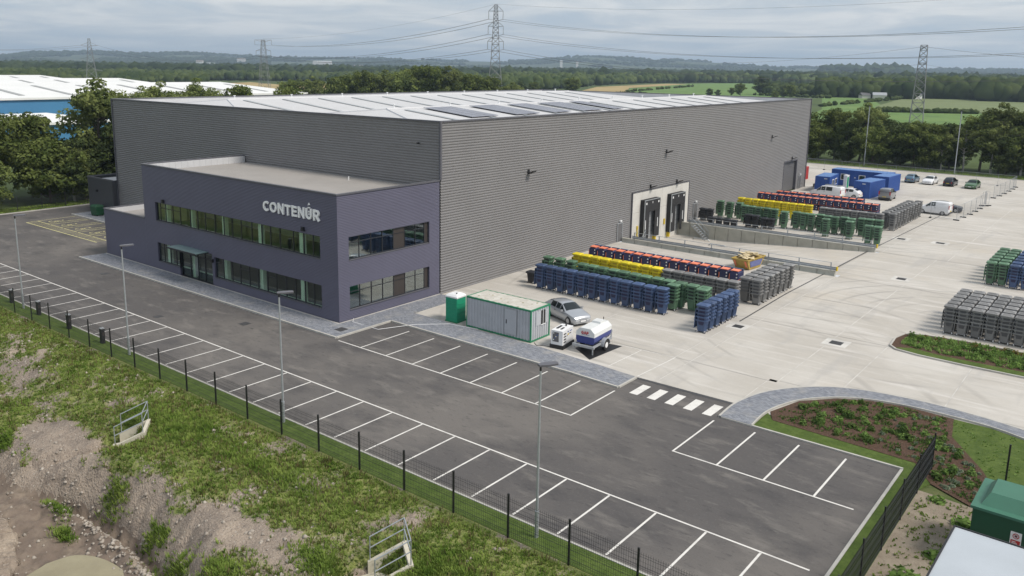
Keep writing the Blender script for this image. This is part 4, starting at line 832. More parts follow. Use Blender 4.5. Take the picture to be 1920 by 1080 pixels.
# fuel bowser trailer
M('bow_white', (.66, .68, .68), .3, var=.04); M('bow_blue', (.03, .045, .20), .35, var=.05)
mat_t = thing('oil_mat', 'black spill mat lying under the fuel bowser', 'mat', (18.0, 7.9, .009), 0)
b = MB(); b.poly([(-1.35, -.6, 0), (.75, -2.0, 0), (1.0, 1.95, 0), (-1.15, 1.6, 0)]); b.build('mat_sheet', MT['black'], mat_t)
t = thing('fuel_bowser', 'blue and white fuel bowser trailer parked on the black mat', 'trailer', (17.55, 8.35, .01), R(4))
def octr(y, w, h0, h1, c=.22): return [(-w + c * .6, y, h0), (w - c * .6, y, h0), (w, y, h0 + c), (w, y, h1 - c * 1.3), (w - c * 1.4, y, h1), (-w + c * 1.4, y, h1), (-w, y, h1 - c * 1.3), (-w, y, h0 + c)]
def half(mat, z0, z1, nm):
    b = MB(); rings = []
    for y, s_, dz in ((-1.35, 1, 0), (1.1, 1, 0), (1.4, .9, .08), (1.55, .7, .25)):
        o = octr(y, .72 * s_, .62 + dz, 1.72 - dz * .5); rings.append([(x, yy, min(max(z, z0), z1)) for x, yy, z in o])
    b.loft(rings); b.build(nm, MT[mat], t)
half('bow_blue', 0, 1.14, 'tank_lower'); half('bow_white', 1.14, 3, 'tank_upper')
b = MB(); b.box(-.3, .2, 1.7, .35, .9, 1.86); b.build('hatch', MT['bow_white'], t); b = MB(); b.cyl((.1, 1.15, 1.7), (.1, 1.15, 1.98), .03, n=6); b.build('vent', MT['cast_iron'], t)
fr = MB(); fr.box(-.85, -1.65, .42, .85, -1.5, .58); fr.box(-.8, -1.5, .45, -.68, 1.2, .58); fr.box(.68, -1.5, .45, .8, 1.2, .58); fr.box(-.78, -1.62, .25, -.7, -1.55, .45); fr.box(.7, -1.62, .0, .78, -1.55, .45)
fr.bar((-.7, 1.2, .5), (0, 2.5, .5), .06); fr.bar((.7, 1.2, .5), (0, 2.5, .5), .06); fr.box(-.08, 2.4, .42, .08, 2.7, .58); fr.cyl((.2, 2.3, 0), (.2, 2.3, .7), .04, n=8); fr.build('chassis', MT['galv'], t)
for s_ in (-1, 1):
    b = MB(); b.cyl((s_ * .78, .0, .36), (s_ * 1.0, .0, .36), .36, n=20); w = b.build('wheel', MT['rubber'], t); b = MB(); b.cyl((s_ * 1.0, 0, .36), (s_ * 1.012, 0, .36), .2, n=16); b.build('wheel_rim', MT['white'], w)
    b = MB(); pts = [(s_ * .74, .46 * math.cos(R(a)), .36 + .46 * math.sin(R(a))) for a in range(0, 181, 20)]
    for p, q in zip(pts[:-1], pts[1:]): b.ext([p, q, (q[0], q[1] * 1.08, .36 + (q[2] - .36) * 1.08), (p[0], p[1] * 1.08, .36 + (p[2] - .36) * 1.08)], (s_ * .3, 0, 0))
    b.build('mudguard', MT['galv'], t)
b = MB(); o = 0
for ch in 'GAP': o += letter_mesh(b, ch, .2, .05, .012) + .0
bb = MB()
o = 0
for ch in 'GAP':
    k = MB(); w_ = letter_mesh(k, ch, .2, .05, .012); bb.add([(v[0] + o, v[1], v[2]) for v in k.v], k.f); o += w_ + .03
bb.build('brand_letters', MT['red'], t, (-.3, -1.352, 1.3))
b = MB(); b.box(-.3, -1.36, 1.24, .35, -1.351, 1.26); b.build('underline', MT['bow_blue'], t)
# cables along the path
t = tag(MB().tube([(-1, 2.5, .125), (0.6, .8, .125), (3.2, 1.0, .03), (4.6, 3.4, .125), (6.5, 5.3, .125), (9, 5.75, .12)], .02, 6).build('supply_hose', MT['white']), 'thin white supply hose lying across the grey footpath', 'hose')
t = tag(MB().tube([(13.8, 6.3, .02), (14.3, 5.9, .02), (14.6, 6.2, .02), (15.2, 6.3, .02)], .02, 6).build('power_cable', MT['black']), 'black power cable between site cabin and generator', 'cable')
# skip
t = thing('skip', 'yellow skip heaped with flattened cardboard near the ramp barrier', 'skip', (16.2, 39.3, .004), R(-6))
M('skip_yellow', (.46, .34, .09), .6, c2=(.34, .23, .06), vs=2); M('card', (.50, .41, .24), .85, c2=(.62, .53, .35), vs=3); M('skip_blue', (.12, .14, .30), .6, var=.2)
b = MB(); b.ext([(-.8, -1.2, .05), (-.8, 1.2, .05), (-.8, 1.75, 1.1), (-.8, -1.75, 1.1)], (1.6, 0, 0)); 
b = MB(); b.loft([[(-.75, -1.1, .05), (.75, -1.1, .05), (.75, 1.1, .05), (-.75, 1.1, .05)], [(-.85, -1.75, 1.05), (.85, -1.75, 1.05), (.85, 1.75, 1.05), (-.85, 1.75, 1.05)]]); b.build('skip_body', MT['skip_yellow'], t)
b = MB(); b.box(-.92, -1.82, 1.03, -.84, 1.82, 1.14); b.box(.84, -1.82, 1.03, .92, 1.82, 1.14); b.box(-.84, -1.82, 1.03, .84, -1.74, 1.14); b.box(-.84, 1.74, 1.03, .84, 1.82, 1.14); b.build('rim', MT['skip_yellow'], t)
b = MB(); b.ext([(.8, -1.0, .3), (.8, 1.0, .3), (.845, 1.3, .9), (.845, -1.3, .9)], (.02, 0, 0)); b.build('side_panel', MT['skip_blue'], t)
for x in (-.7, .45): b = MB(); b.ext([(x, -1.3, .3), (x + .2, -1.3, .3), (x + .2, -1.72, .95), (x, -1.72, .95)], (0, -.03, 0)); b.build('reflector_plate', MT['orange'], t)
for k in range(26):
    x, y = rnd.uniform(-.55, .55), rnd.uniform(-1.3, 1.3); z = 1.05 + .32 * math.exp(-((x / .6) ** 2 + (y / 1.1) ** 2)) + .02 * k * .3
    a = rnd.uniform(0, 3.14); u = Vector((math.cos(a), math.sin(a), rnd.uniform(-.25, .25))) * rnd.uniform(.2, .5); v = Vector((-math.sin(a), math.cos(a), rnd.uniform(-.25, .25))) * rnd.uniform(.15, .4); c = Vector((x, y, z))
    b = MB(); b.ext([c - u - v, c + u - v, c + u + v, c - u + v], (0, 0, .03)); b.build('cardboard_sheet', MT['card'], t)
# blue cabins
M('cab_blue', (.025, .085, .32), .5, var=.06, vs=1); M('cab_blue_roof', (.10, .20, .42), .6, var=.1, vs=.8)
for (loc, rz, Lx, Ly, H, label) in (((3.25, 98.4, .004), R(4), 2.3, 6.0, 2.6, 'blue site cabin with a side window nearest the warehouse'), ((9.85, 96.6, .004), R(-6), 2.5, 6.2, 2.6, 'blue corrugated container behind the grey van'),
                              ((10.6, 104.4, .004), R(-3), 2.5, 6.1, 2.75, 'taller blue container behind the corrugated one'), ((2.4, 109.6, .004), R(-2), 9.6, 2.9, 2.75, 'long blue office cabin at the back of the group')):
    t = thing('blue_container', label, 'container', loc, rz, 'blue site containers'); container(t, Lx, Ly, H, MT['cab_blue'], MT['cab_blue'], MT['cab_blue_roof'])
    if Lx < 2.4:
        for y in (1.6, 3.6): b = MB(); b.box(Lx - .02, y, 1.0, Lx + .03, y + 1.3, 2.0); w = b.build('window', MT['white'], t); b = MB(); b.box(Lx + .03, y + .1, 1.1, Lx + .04, y + 1.2, 1.9); b.build('window_pane', MT['car_glass'], w)
    if Lx > 9:
        for x in (1.6, 4.6): b = MB(); b.box(x, -.03, 1.0, x + 1.1, .02, 2.05); w = b.build('window', MT['white'], t); b = MB(); b.box(x + .1, -.045, 1.1, x + 1.0, -.03, 1.95); b.build('window_pane', MT['car_glass'], w)
        b = MB(); b.box(3.4, -.04, .15, 4.3, .01, 2.2); b.build('door', MT['cab_blue'], t); b = MB(); b.box(3.9, -.05, 1.45, 4.1, -.041, 1.6); b.build('notice', MT['white'], t)
    elif Lx > 2.4: b = MB(); b.box(1.3, -.03, 2.2, 1.8, .0, 2.3); b.build('name_plate', MT['white'], t)
    else: b = MB(); b.box(1.4, -.03, 2.2, 1.9, .0, 2.3); b.build('name_plate', MT['white'], t)
t = thing('toilet_cabin', 'narrow white and green toilet cabin between the blue containers', 'toilet', (5.75, 105.2, .004), R(-3)); b = MB(); b.box(0, 0, 0, .55, 1.1, 2.2); b.build('walls', MT['white'], t); b = MB(); b.box(.55, .15, .1, .58, .9, 2.0); b.build('door', MT['toilet_green'], t); b = MB(); b.box(-.04, -.04, 2.2, .6, 1.14, 2.32); b.build('roof', MT['white'], t)
t = thing('red_container', 'red metal bin store just past the warehouse corner', 'container', (-5.4, 112.5, .004), 0); container(t, 2.3, 1.8, 2.3, MT['red'], MT['red'], MT['red'])
b = tag(MB().add([], []).build('pallet_stack', MT['card']), 'low stack of timber pallets beside the blue cabins', 'pallets'); bpy.data.objects.remove(b)
t = thing('pallet_stack', 'low stack of weathered timber pallets by the warehouse corner', 'pallets', (1.2, 103.6, .004), R(5))
M('timber', (.24, .22, .18), .9, var=.2)
for k in range(4):
    for j in range(5): b = MB(); b.box(.1, j * .27, k * .15 + .1, 1.5, j * .27 + .1, k * .15 + .12); b.build('board', MT['timber'], t)
    for x in (.1, .75, 1.4): b = MB(); b.box(x, 0, k * .15, x + .1, 1.18, k * .15 + .098); b.build('bearer', MT['timber'], t)
# green waste container by the plant room
t = thing('waste_bin', 'dark green waste container by the plant room wall', 'bin', (-58.5, 9.1, .1), R(4)); M('bin_dk', (.012, .07, .03), .5, var=.1)
b = MB(); b.loft([[(0, 0, .1), (1.25, 0, .1), (1.25, .95, .1), (0, .95, .1)], [(-.05, -.05, 1.15), (1.3, -.05, 1.15), (1.3, 1.0, 1.15), (-.05, 1.0, 1.15)]]); b.build('body', MT['bin_dk'], t)
b = MB(); b.loft([[(-.08, -.08, 1.15), (1.33, -.08, 1.15), (1.33, 1.03, 1.15), (-.08, 1.03, 1.15)], [(.1, .1, 1.42), (1.15, .1, 1.42), (1.15, .95, 1.36), (.1, .95, 1.36)]]); b.build('lid', MT['bin_dk'], t)
for x in (.1, 1.15):
    for y in (.1, .85): b = MB(); b.cyl((x - .03, y, .06), (x + .03, y, .06), .08, n=10); b.build('wheel', MT['rubber'], t)
# kiosk and store at the lower right
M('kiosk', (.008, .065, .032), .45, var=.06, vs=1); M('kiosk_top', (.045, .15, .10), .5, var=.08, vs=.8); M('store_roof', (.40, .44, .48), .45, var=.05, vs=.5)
t = thing('utility_kiosk', 'dark green utility kiosk with hipped lid and warning sign', 'kiosk', (43.1, -4.3, .0), R(-1))
b = MB(); b.box(.08, .08, 0, 3.1, 2.9, 2.45); b.build('body', MT['kiosk'], t)
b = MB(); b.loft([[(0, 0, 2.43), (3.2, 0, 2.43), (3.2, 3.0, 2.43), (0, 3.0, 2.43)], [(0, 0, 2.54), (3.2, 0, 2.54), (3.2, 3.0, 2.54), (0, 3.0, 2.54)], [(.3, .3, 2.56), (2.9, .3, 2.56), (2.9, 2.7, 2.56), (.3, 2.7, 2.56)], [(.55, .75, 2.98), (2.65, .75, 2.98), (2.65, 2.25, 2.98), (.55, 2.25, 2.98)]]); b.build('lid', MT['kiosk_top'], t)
b = MB(); b.box(1.45, .06, 1.35, 1.83, .08, 1.95); s_ = b.build('safety_sign', MT['white'], t); b = MB(); b.box(1.48, .052, 1.38, 1.8, .06, 1.62); b.build('sign_panel', MT['red'], s_)
b = MB()
for k in range(3): b.box(1.52, .046, 1.42 + k * .06, 1.52 + .24 - .05 * k, .052, 1.445 + k * .06)
b.build('sign_text', MT['white'], s_)
ring = [(1.64 + .1 * math.cos(R(a)), .05, 1.79 + .1 * math.sin(R(a))) for a in range(0, 361, 24)]; b = MB(); b.tube(ring, .014, 5); b.cyl((1.57, .05, 1.86), (1.71, .05, 1.72), .012, n=5); b.build('sign_ring', MT['red'], s_)
b = MB(); b.box(1.6, .045, 1.75, 1.68, .055, 1.83); b.build('sign_symbol', MT['black'], s_)
t = thing('flat_roofed_store', 'small store with pale grey flat roof at the lower right corner', 'store', (43.0, -12.2, .0), R(-1))
b = MB(); b.box(.1, .1, 0, 4.9, 4.7, 2.85); b.build('walls', MT['cab_grey'], t); b = MB(); b.box(0, 0, 2.88, 5, 4.8, 2.98); b.build('roof', MT['store_roof'], t)
b = MB(); b.box(-.06, -.06, 2.82, -.003, 4.86, 3.02); b.box(0, 4.803, 2.82, 5.06, 4.86, 3.02); b.box(0, -.06, 2.82, 5.06, -.003, 3.02); b.build('roof_edging', MT['black'], t)
# ------------------------------------------------------------------ vehicles
def paint(n, c, met=.3, rough=.3): return M(n, c, rough, met, var=.02, vs=1, coat=.6)
paint('p_silver', (.42, .44, .47), .5); paint('p_white', (.74, .75, .77), 0); paint('p_grey', (.22, .23, .25), .4); paint('p_blue', (.12, .20, .28), .5); paint('p_black', (.012, .014, .025), .2); paint('p_green', (.05, .13, .05), .4)
M('lamp_glass', (.6, .62, .64), .1); M('tail', (.35, .01, .01), .2); M('plate', (.55, .42, .03), .5); M('rim', (.40, .41, .43), .3, .7); M('plastic', (.03, .03, .032), .6)
def vehicle(name, label, cat, loc, rz, pt, st, cab, W_=.88, wheels=(.82, 3.4), wr=.31, group=None, van=False, plate=('white', 'plate'), hatch_glass=True, side_win=None, bumper=None):
    """st: stations (x, z_low, z_belt, z_top, half width at belt, half width at top) nose first; cab: (i_cowl, i_roof_front, i_roof_rear, i_tail)"""
    t = thing(name, label, cat, loc, rz, group); rings = []
    for x, zl, zb, zt, wb, wt in st:
        r = [(x, -wb * .92, zl), (x, -wb, zl + .18), (x, -wb * 1.01, (zl + zb) / 2 + .05), (x, -wb * .96, zb), (x, -wt, zt - .03), (x, -wt * .55, zt + .015), (x, wt * .55, zt + .015), (x, wt, zt - .03), (x, wb * .96, zb), (x, wb * 1.01, (zl + zb) / 2 + .05), (x, wb, zl + .18), (x, wb * .92, zl)]
        rings.append(r)
    b = MB(); b.loft(rings); o = b.build('body', pt, t, smooth=True)
    bv = o.modifiers.new('bevel', 'BEVEL'); bv.width = .03; bv.segments = 2; bv.limit_method = 'ANGLE'; bv.angle_limit = R(30)
    ic, ir, iq, it_ = cab
    def P(i, k): return Vector(rings[i][k])
    def panel(nm, q, mat=MT['car_glass'], sh=.93, off=.012):
        q = [Vector(p) for p in q]; c = sum(q, Vector()) / len(q); n = (q[1] - q[0]).cross(q[2] - q[0]).normalized(); ctr = Vector((c.x, 0, .6))
        if n.dot(c - ctr) < 0: n = -n
        q = [c + (p - c) * sh + n * off for p in q]; bb = MB(); bb.ext(q, n * -.02); return bb.build(nm, mat, t)
    def screen(nm, i0, i1, f0, f1, off=.014):
        q = []; vs = []
        for f in (f0, f1):
            ra = [P(i0, k).lerp(P(i1, k), f) for k in (4, 5, 6, 7)]; ra[0] = ra[0].lerp(ra[1], .12); ra[3] = ra[3].lerp(ra[2], .12); q.append(ra)
        n = (q[0][2] - q[0][1]).cross(q[1][1] - q[0][1]).normalized(); n = n if n.z > 0 else -n
        for ra in q: vs += [p + n * off for p in ra]
        bb = MB(); bb.add(vs, [(k, k + 1, k + 5, k + 4) for k in range(3)]); bb.add([v - n * .02 for v in vs], [(k + 4, k + 5, k + 1, k) for k in range(3)]); return bb.build(nm, MT['car_glass'], t)
    screen('windscreen', ic, ir, .06, .94)
    if not van: screen('rear_window', iq, iq + 1, .1, .95)
    if van: panel('rear_window', [P(iq, 4) * .92 + P(it_, 3) * .08, P(iq, 7) * .92 + P(it_, 8) * .08, P(it_, 8) * .7 + P(it_, 7) * .3, P(it_, 3) * .7 + P(it_, 4) * .3], sh=.86, off=.02)
    for k0, k1 in ((3, 4), (8, 7)):
        wn = side_win or [(ic, ir, 'tri'), *[(i, i + 1, 'q') for i in range(ir, iq)]]
        for a, c, kind in wn:
            zt = P(c, k1)
            if kind == 'tri': q = [P(a, k0), P(c, k0), P(c, k1)]
            else: q = [P(a, k0), P(c, k0), P(c, k1), P(a, k1)]
            panel('side_window', q, sh=.86, off=.012)
    for x in wheels:
        for s_ in (-1, 1):
            b = MB(); b.cyl((x, s_ * (W_ - .2), wr), (x, s_ * (W_ + .015), wr), wr, n=18); w = b.build('wheel', MT['rubber'], t)
            b = MB(); b.cyl((x, s_ * (W_ + .015), wr), (x, s_ * (W_ + .03), wr), wr * .66, wr * .6, n=14); b.build('wheel_rim', MT['rim'], w)
            b = MB(); n = 12; cs = [(x + (wr + .06) * math.cos(R(180 * i / n)), s_ * (W_ - .03), wr + (wr + .06) * math.sin(R(180 * i / n))) for i in range(n + 1)]
            b.ext(cs, (0, s_ * .035, 0)); b.build('wheel_arch', MT['plastic'], t)
    x0, zl, zb = st[0][0], st[0][1], st[0][2]; n1 = st[1]
    for s_ in (-1, 1):
        b = MB(); b.ext([(x0 - .005, s_ * st[0][4] * .5, zb - .17), (x0 - .005, s_ * st[0][4] * .98, zb - .15), (x0 + .3, s_ * n1[4] * .985, n1[2] - .05), (x0 + .22, s_ * n1[4] * .6, n1[2] - .03)], (-.02, 0, .05)); b.build('headlight', MT['lamp_glass'], t)
        xe = st[-1][0]; b = MB(); b.box(xe - .04, s_ * st[-1][4] * .98 - .16 * (s_ > 0), st[-1][2] - .18 if not van else st[-1][2] - .25, xe + .02, s_ * st[-1][4] * .98 + .16 * (s_ < 0), st[-1][2] + (.02 if not van else .3)); b.build('tail_light', MT['tail'], t)
        m = P(ic, 3 if s_ < 0 else 8); b = MB(); b.box(m.x + .22, m.y + (s_ * .02 if s_ > 0 else -.2), m.z, m.x + .36, m.y + (s_ * .2 if s_ > 0 else -.02), m.z + .14); b.build('wing_mirror', pt if not van else MT['plastic'], t)
        b = MB(); xa, xb = P(ir, 3).x, P((ir + iq) // 2 + (0 if (ir + iq) % 2 == 0 else 0), 3).x; y = P(ir, 3 if s_ < 0 else 8).y * 1.055; b.box(xa + .5, y - .012, st[ir][2] - .16, xa + .68, y + .012, st[ir][2] - .13); b.build('door_handle', MT['plastic'], t)
    b = MB(); b.box(x0 - .02, -st[0][4] * .45, zl + .12, x0 + .03, st[0][4] * .45, zb - .12); g = b.build('grille', MT['plastic'], t)
    b = MB(); b.box(x0 - .035, -.26, zl + .14, x0 - .02, .26, zl + .25); b.build('number_plate', MT[plate[0]], t)
    xe = st[-1][0]; b = MB(); b.box(xe + .005, -.26, zl + .3, xe + .03, .26, zl + .41); b.build('number_plate', MT[plate[1]], t)
    b = MB(); b.box(xe - .06, -st[-1][4] * .96, st[-1][1] - .01, xe + .045, st[-1][4] * .96, st[-1][1] + .22); b.build('bumper', MT['plastic'] if bumper else pt, t)
    return t
HATCH = [(0, .22, .60, .63, .68, .54), (.14, .18, .72, .77, .82, .68), (.7, .18, .83, .89, .88, .74), (1.22, .18, .90, .97, .89, .76), (1.98, .18, .93, 1.39, .89, .60), (2.55, .18, .93, 1.43, .89, .60), (3.3, .18, .95, 1.38, .88, .58), (3.85, .22, .99, 1.22, .86, .58), (4.2, .28, .96, 1.0, .78, .62), (4.3, .32, .78, .82, .72, .6)]
CH = (3, 4, 6, 8)
vehicle('silver_hatchback', 'silver hatchback car parked behind the grey site cabin', 'car', (14.3, 11.95, .004), R(159), MT['p_silver'], HATCH, CH, wheels=(.8, 3.45), plate=('white', 'plate'))
SMALL = [(0, .22, .64, .67, .64, .52), (.12, .18, .76, .81, .78, .64), (.6, .18, .88, .94, .82, .7), (.98, .18, .94, 1.01, .84, .72), (1.7, .18, .97, 1.46, .84, .56), (2.3, .18, .98, 1.50, .84, .58), (3.1, .18, 1.0, 1.46, .83, .57), (3.6, .22, 1.02, 1.25, .80, .58), (3.85, .28, .98, 1.02, .74, .6), (3.95, .32, .80, .84, .70, .58)]
VAN = [(0, .25, .72, .74, .66, .52), (.12, .2, .84, .88, .82, .66), (.75, .2, 1.02, 1.1, .9, .76), (1.1, .2, 1.1, 1.22, .91, .78), (1.85, .2, 1.14, 1.76, .91, .70), (2.5, .2, 1.15, 1.83, .91, .72), (3.5, .2, 1.16, 1.84, .91, .73), (4.1, .22, 1.16, 1.82, .90, .73), (4.22, .26, 1.15, 1.7, .88, .70)]
TRAN = [(0, .28, .82, .84, .72, .58), (.15, .22, .95, 1.0, .90, .74), (.8, .22, 1.14, 1.22, .97, .82), (1.1, .22, 1.2, 1.3, .98, .84), (1.85, .22, 1.24, 1.92, .98, .78), (2.6, .22, 1.25, 1.98, .98, .80), (3.7, .22, 1.26, 1.98, .98, .80), (4.8, .24, 1.26, 1.96, .97, .80), (4.95, .28, 1.25, 1.85, .95, .78)]
CV_ = (3, 4, 7, 8)
vs_ = dict(van=True, bumper=True)
vehicle('small_white_van', 'small white panel van parked beside the mesh site fencing', 'van', (21.0, 88.75, .004), R(-6), MT['p_white'], VAN, CV_, wheels=(.85, 3.45), W_=.9, side_win=[(3, 4, 'tri'), (4, 5, 'q')], **vs_)
t = vehicle('white_works_van', 'white works van with roof ladder in front of the blue cabins', 'van', (4.6, 93.0, .004), R(-7), MT['p_white'], TRAN, CV_, wheels=(.95, 3.9), W_=.97, wr=.34, side_win=[(3, 4, 'tri'), (4, 5, 'q'), (5, 6, 'q')], **vs_)
b = MB(); b.box(2.3, -.5, 2.02, 2.36, .5, 2.1); b.box(4.2, -.5, 2.02, 4.26, .5, 2.1); b.box(2.2, -.3, 2.1, 4.7, -.24, 2.18); b.box(2.2, .1, 2.1, 4.7, .16, 2.18)
for k in range(8): b.box(2.3 + .3 * k, -.24, 2.12, 2.34 + .3 * k, .1, 2.15)
b.build('roof_ladder', MT['steel'], t)
vehicle('grey_van', 'grey small van with windows parked at the end of the blue container', 'van', (14.45, 100.3, .004), R(-88), MT['p_grey'], VAN, CV_, wheels=(.85, 3.4), W_=.9, **vs_)
vehicle('white_hatchback', 'white hatchback seen behind the works van', 'car', (7.4, 96.1, .004), R(-8), MT['p_white'], SMALL, CH, wheels=(.72, 3.2), W_=.83)
vehicle('dark_car', 'dark car half hidden behind the small white van', 'car', (26.0, 92.3, .004), R(184), MT['p_black'], HATCH, CH, wheels=(.8, 3.45))
rowg = 'cars parked in a row at the back'
vehicle('parked_car', 'blue grey hatchback, leftmost of the row parked at the back', 'car', (12.5, 125.4, .004), R(-93), MT['p_blue'], SMALL, CH, wheels=(.72, 3.2), W_=.83, group=rowg)
vehicle('parked_car', 'white hatchback, second from left of the row at the back', 'car', (15.3, 121.1, .004), R(87), MT['p_white'], HATCH, CH, wheels=(.8, 3.45), group=rowg)
vehicle('parked_car', 'black hatchback, third from left of the row at the back', 'car', (18.75, 125.2, .004), R(-93), MT['p_black'], SMALL, CH, wheels=(.72, 3.2), W_=.83, group=rowg)
vehicle('parked_car', 'green car at the right end of the row at the back', 'car', (22.1, 120.4, .004), R(87), MT['p_green'], HATCH, CH, wheels=(.8, 3.45), group=rowg)
# ------------------------------------------------------------------ bins
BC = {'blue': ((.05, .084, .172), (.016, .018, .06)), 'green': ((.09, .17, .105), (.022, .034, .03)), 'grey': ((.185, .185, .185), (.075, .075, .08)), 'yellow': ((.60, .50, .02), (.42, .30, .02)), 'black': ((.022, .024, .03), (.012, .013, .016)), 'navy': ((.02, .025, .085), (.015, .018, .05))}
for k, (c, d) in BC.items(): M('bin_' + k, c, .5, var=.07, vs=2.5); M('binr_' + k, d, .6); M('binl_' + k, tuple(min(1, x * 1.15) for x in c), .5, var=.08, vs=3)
def fade(m):
    t, b = nodes(m); old = b.inputs['Base Color'].links[0].from_socket; oi = t.nodes.new('ShaderNodeObjectInfo'); hs = t.nodes.new('ShaderNodeHueSaturation'); mr = t.nodes.new('ShaderNodeMapRange'); mr.inputs[3].default_value = .78; mr.inputs[4].default_value = 1.25
    t.links.new(oi.outputs['Random'], mr.inputs[0]); t.links.new(mr.outputs[0], hs.inputs['Value']); t.links.new(old, hs.inputs['Color']); t.links.new(hs.outputs[0], b.inputs['Base Color'])
for k in BC: fade(MT['bin_' + k]); fade(MT['binl_' + k])
def oct8(x, y, z, c=.07): return [(-x + c, -y, z), (x - c, -y, z), (x, -y + c, z), (x, y - c, z), (x - c, y, z), (-x + c, y, z), (-x, y - c, z), (-x, -y + c, z)]
LV = .275
def bin_parts(k):
    b = MB(); b.loft([oct8(.30, .25, .12), oct8(.375, .325, .90), oct8(.385, .335, .91), oct8(.43, .375, .92, .06), oct8(.43, .375, 1.02, .06), oct8(.37, .32, 1.02, .05), oct8(.33, .28, .55, .05)])
    for y in (-.14, 0, .14): b.ext([(.318, y - .025, .3), (.318, y + .025, .3), (.385, y + .025, .9), (.385, y - .025, .9)], (.018, 0, 0))
    for y in (-.2, .2): b.box(.40, y - .07, .90, .47, y + .07, .99)
    b.box(-.47, -.33, .94, -.42, .33, .99)
    body = b.mesh('bin_body', MT['bin_' + k])
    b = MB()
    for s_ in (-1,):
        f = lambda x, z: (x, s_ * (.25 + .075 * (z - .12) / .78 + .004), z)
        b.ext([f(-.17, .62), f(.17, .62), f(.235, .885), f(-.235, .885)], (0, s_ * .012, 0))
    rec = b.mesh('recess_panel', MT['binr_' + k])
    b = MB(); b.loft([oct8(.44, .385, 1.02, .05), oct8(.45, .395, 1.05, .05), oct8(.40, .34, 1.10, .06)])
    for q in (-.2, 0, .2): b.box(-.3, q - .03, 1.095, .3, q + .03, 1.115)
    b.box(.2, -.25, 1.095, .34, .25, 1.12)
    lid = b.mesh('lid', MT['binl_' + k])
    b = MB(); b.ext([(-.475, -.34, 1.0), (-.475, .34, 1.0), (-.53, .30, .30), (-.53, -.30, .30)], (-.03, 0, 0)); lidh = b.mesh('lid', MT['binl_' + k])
    b = MB(); b.cyl((0, -.028, .085), (0, .028, .085), .085, n=10); b.mi = 1; b.cyl((0, -.036, .085), (0, .036, .085), .05, n=8); b.box(-.03, -.04, .09, .03, .04, .17)
    wh_ = b.mesh('wheel', [MT['binr_' + k], MT['hub']])
    return body, rec, lid, lidh, wh_
BP = {k: bin_parts(k) for k in BC}
HID = {k: [[], []] for k in BC}
WP = ((-.3, -.26), (.3, -.26), (-.3, .26), (.3, .26))
NB = [0]
def stack(k, x, y, n, vis, who, rz=0., sx=1.08, group=None):
    body, rec, lid, lidh, wm = BP[k]
    rz += rnd.uniform(-.05, .05); jy = rnd.uniform(-.05, .05)
    for lv in range(n):
        top = lv == n - 1
        z = .004 + lv * LV
        if n - lv > vis:
            V, F = HID[k]; o = len(V); c, s_ = math.cos(rz), math.sin(rz)
            for v in body.vertices: V.append((x + sx * (c * v.co.x - s_ * v.co.y), y + s_ * v.co.x + c * v.co.y, z + v.co.z))
            F += [tuple(i + o for i in p.vertices) for p in body.polygons]; continue
        pos = n - lv; w = 'topmost' if pos == 1 else ('lowest' if lv == 0 else ORD[pos] + ' from top')
        r = thing(k + '_bin', f'{k} bin, {w}, {who}', 'bin', (x + rnd.uniform(-.018, .018), y + jy + rnd.uniform(-.015, .015), z), rz + rnd.uniform(-.02, .02), group); r.scale = (sx, 1, 1); NB[0] += 1
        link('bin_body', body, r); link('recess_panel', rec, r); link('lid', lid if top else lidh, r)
        if lv == 0:
            for wx, wy in WP: link('wheel', wm, r, (wx, wy, 0), rnd.uniform(-1, 1))
def row(k, xs, ys, n, vis, rowname, group, sx=1.0, fromleft=True):
    for i, (x, y) in enumerate(zip(xs, ys)): stack(k, x, y, n, vis, f'{ORD[i + 1]} stack from left in {rowname}', 0, sx, group)
J = lambda: rnd.uniform(-.06, .06)
ng = 'bins stacked beside the site cabin'; bgp = 'bins stacked beyond the loading ramp'; rg = 'bins stacked in blocks on the right'
row('blue', [5.3 + 1.096 * i for i in range(12)], [18.88 + .02 * J() for i in range(12)], 5, 5, 'the long blue front row', ng, 1.0)
for j in range(6): stack('blue', 21.9, 16.65 + 1.07 * j, 5, 5, f'{ORD[j + 1]} stack from front in the short blue line', 0, 1.02, ng)
gxs = [3.95, 5.2, 6.5] + [7.9 + 1.085 * i for i in range(12)]
row('green', gxs, [22.0, 22.1, 21.95] + [21.65 - .02 * i for i in range(12)], 5, 4, 'the near green row', ng)
stack('green', 17.45, 20.58, 5, 5, 'left of two stacks standing before the near green row', 0, 1.05, ng); stack('green', 19.95, 20.75, 5, 5, 'right of two stacks standing before the near green row', 0, 1.05, ng)
row('yellow', [5.25 + 1.05 * i for i in range(9)], [24.85 + J() * .5 for i in range(9)], 5, 3, 'the near yellow row', ng)
row('grey', [14.75 + 1.0 * i for i in range(7)], [24.9 + J() * .5 for i in range(7)], 5, 3, 'the near grey row', ng)
for j in range(7): stack('grey', 22.05, 26.75 + 1.22 * j, 5, 5, f'{ORD[j + 1]} stack from front in outer line of near grey block', 0, 1.02, ng)
for j in range(6): stack('grey', 21.0, 26.9 + 1.22 * j, 5, 1, f'{ORD[j + 1]} stack from front in inner line of near grey block', 0, 1.02, ng)
stack('black', 3.6, 19.9, 1, 1, 'single one beside the wall left of the blue row', 0, 1.1, ng)
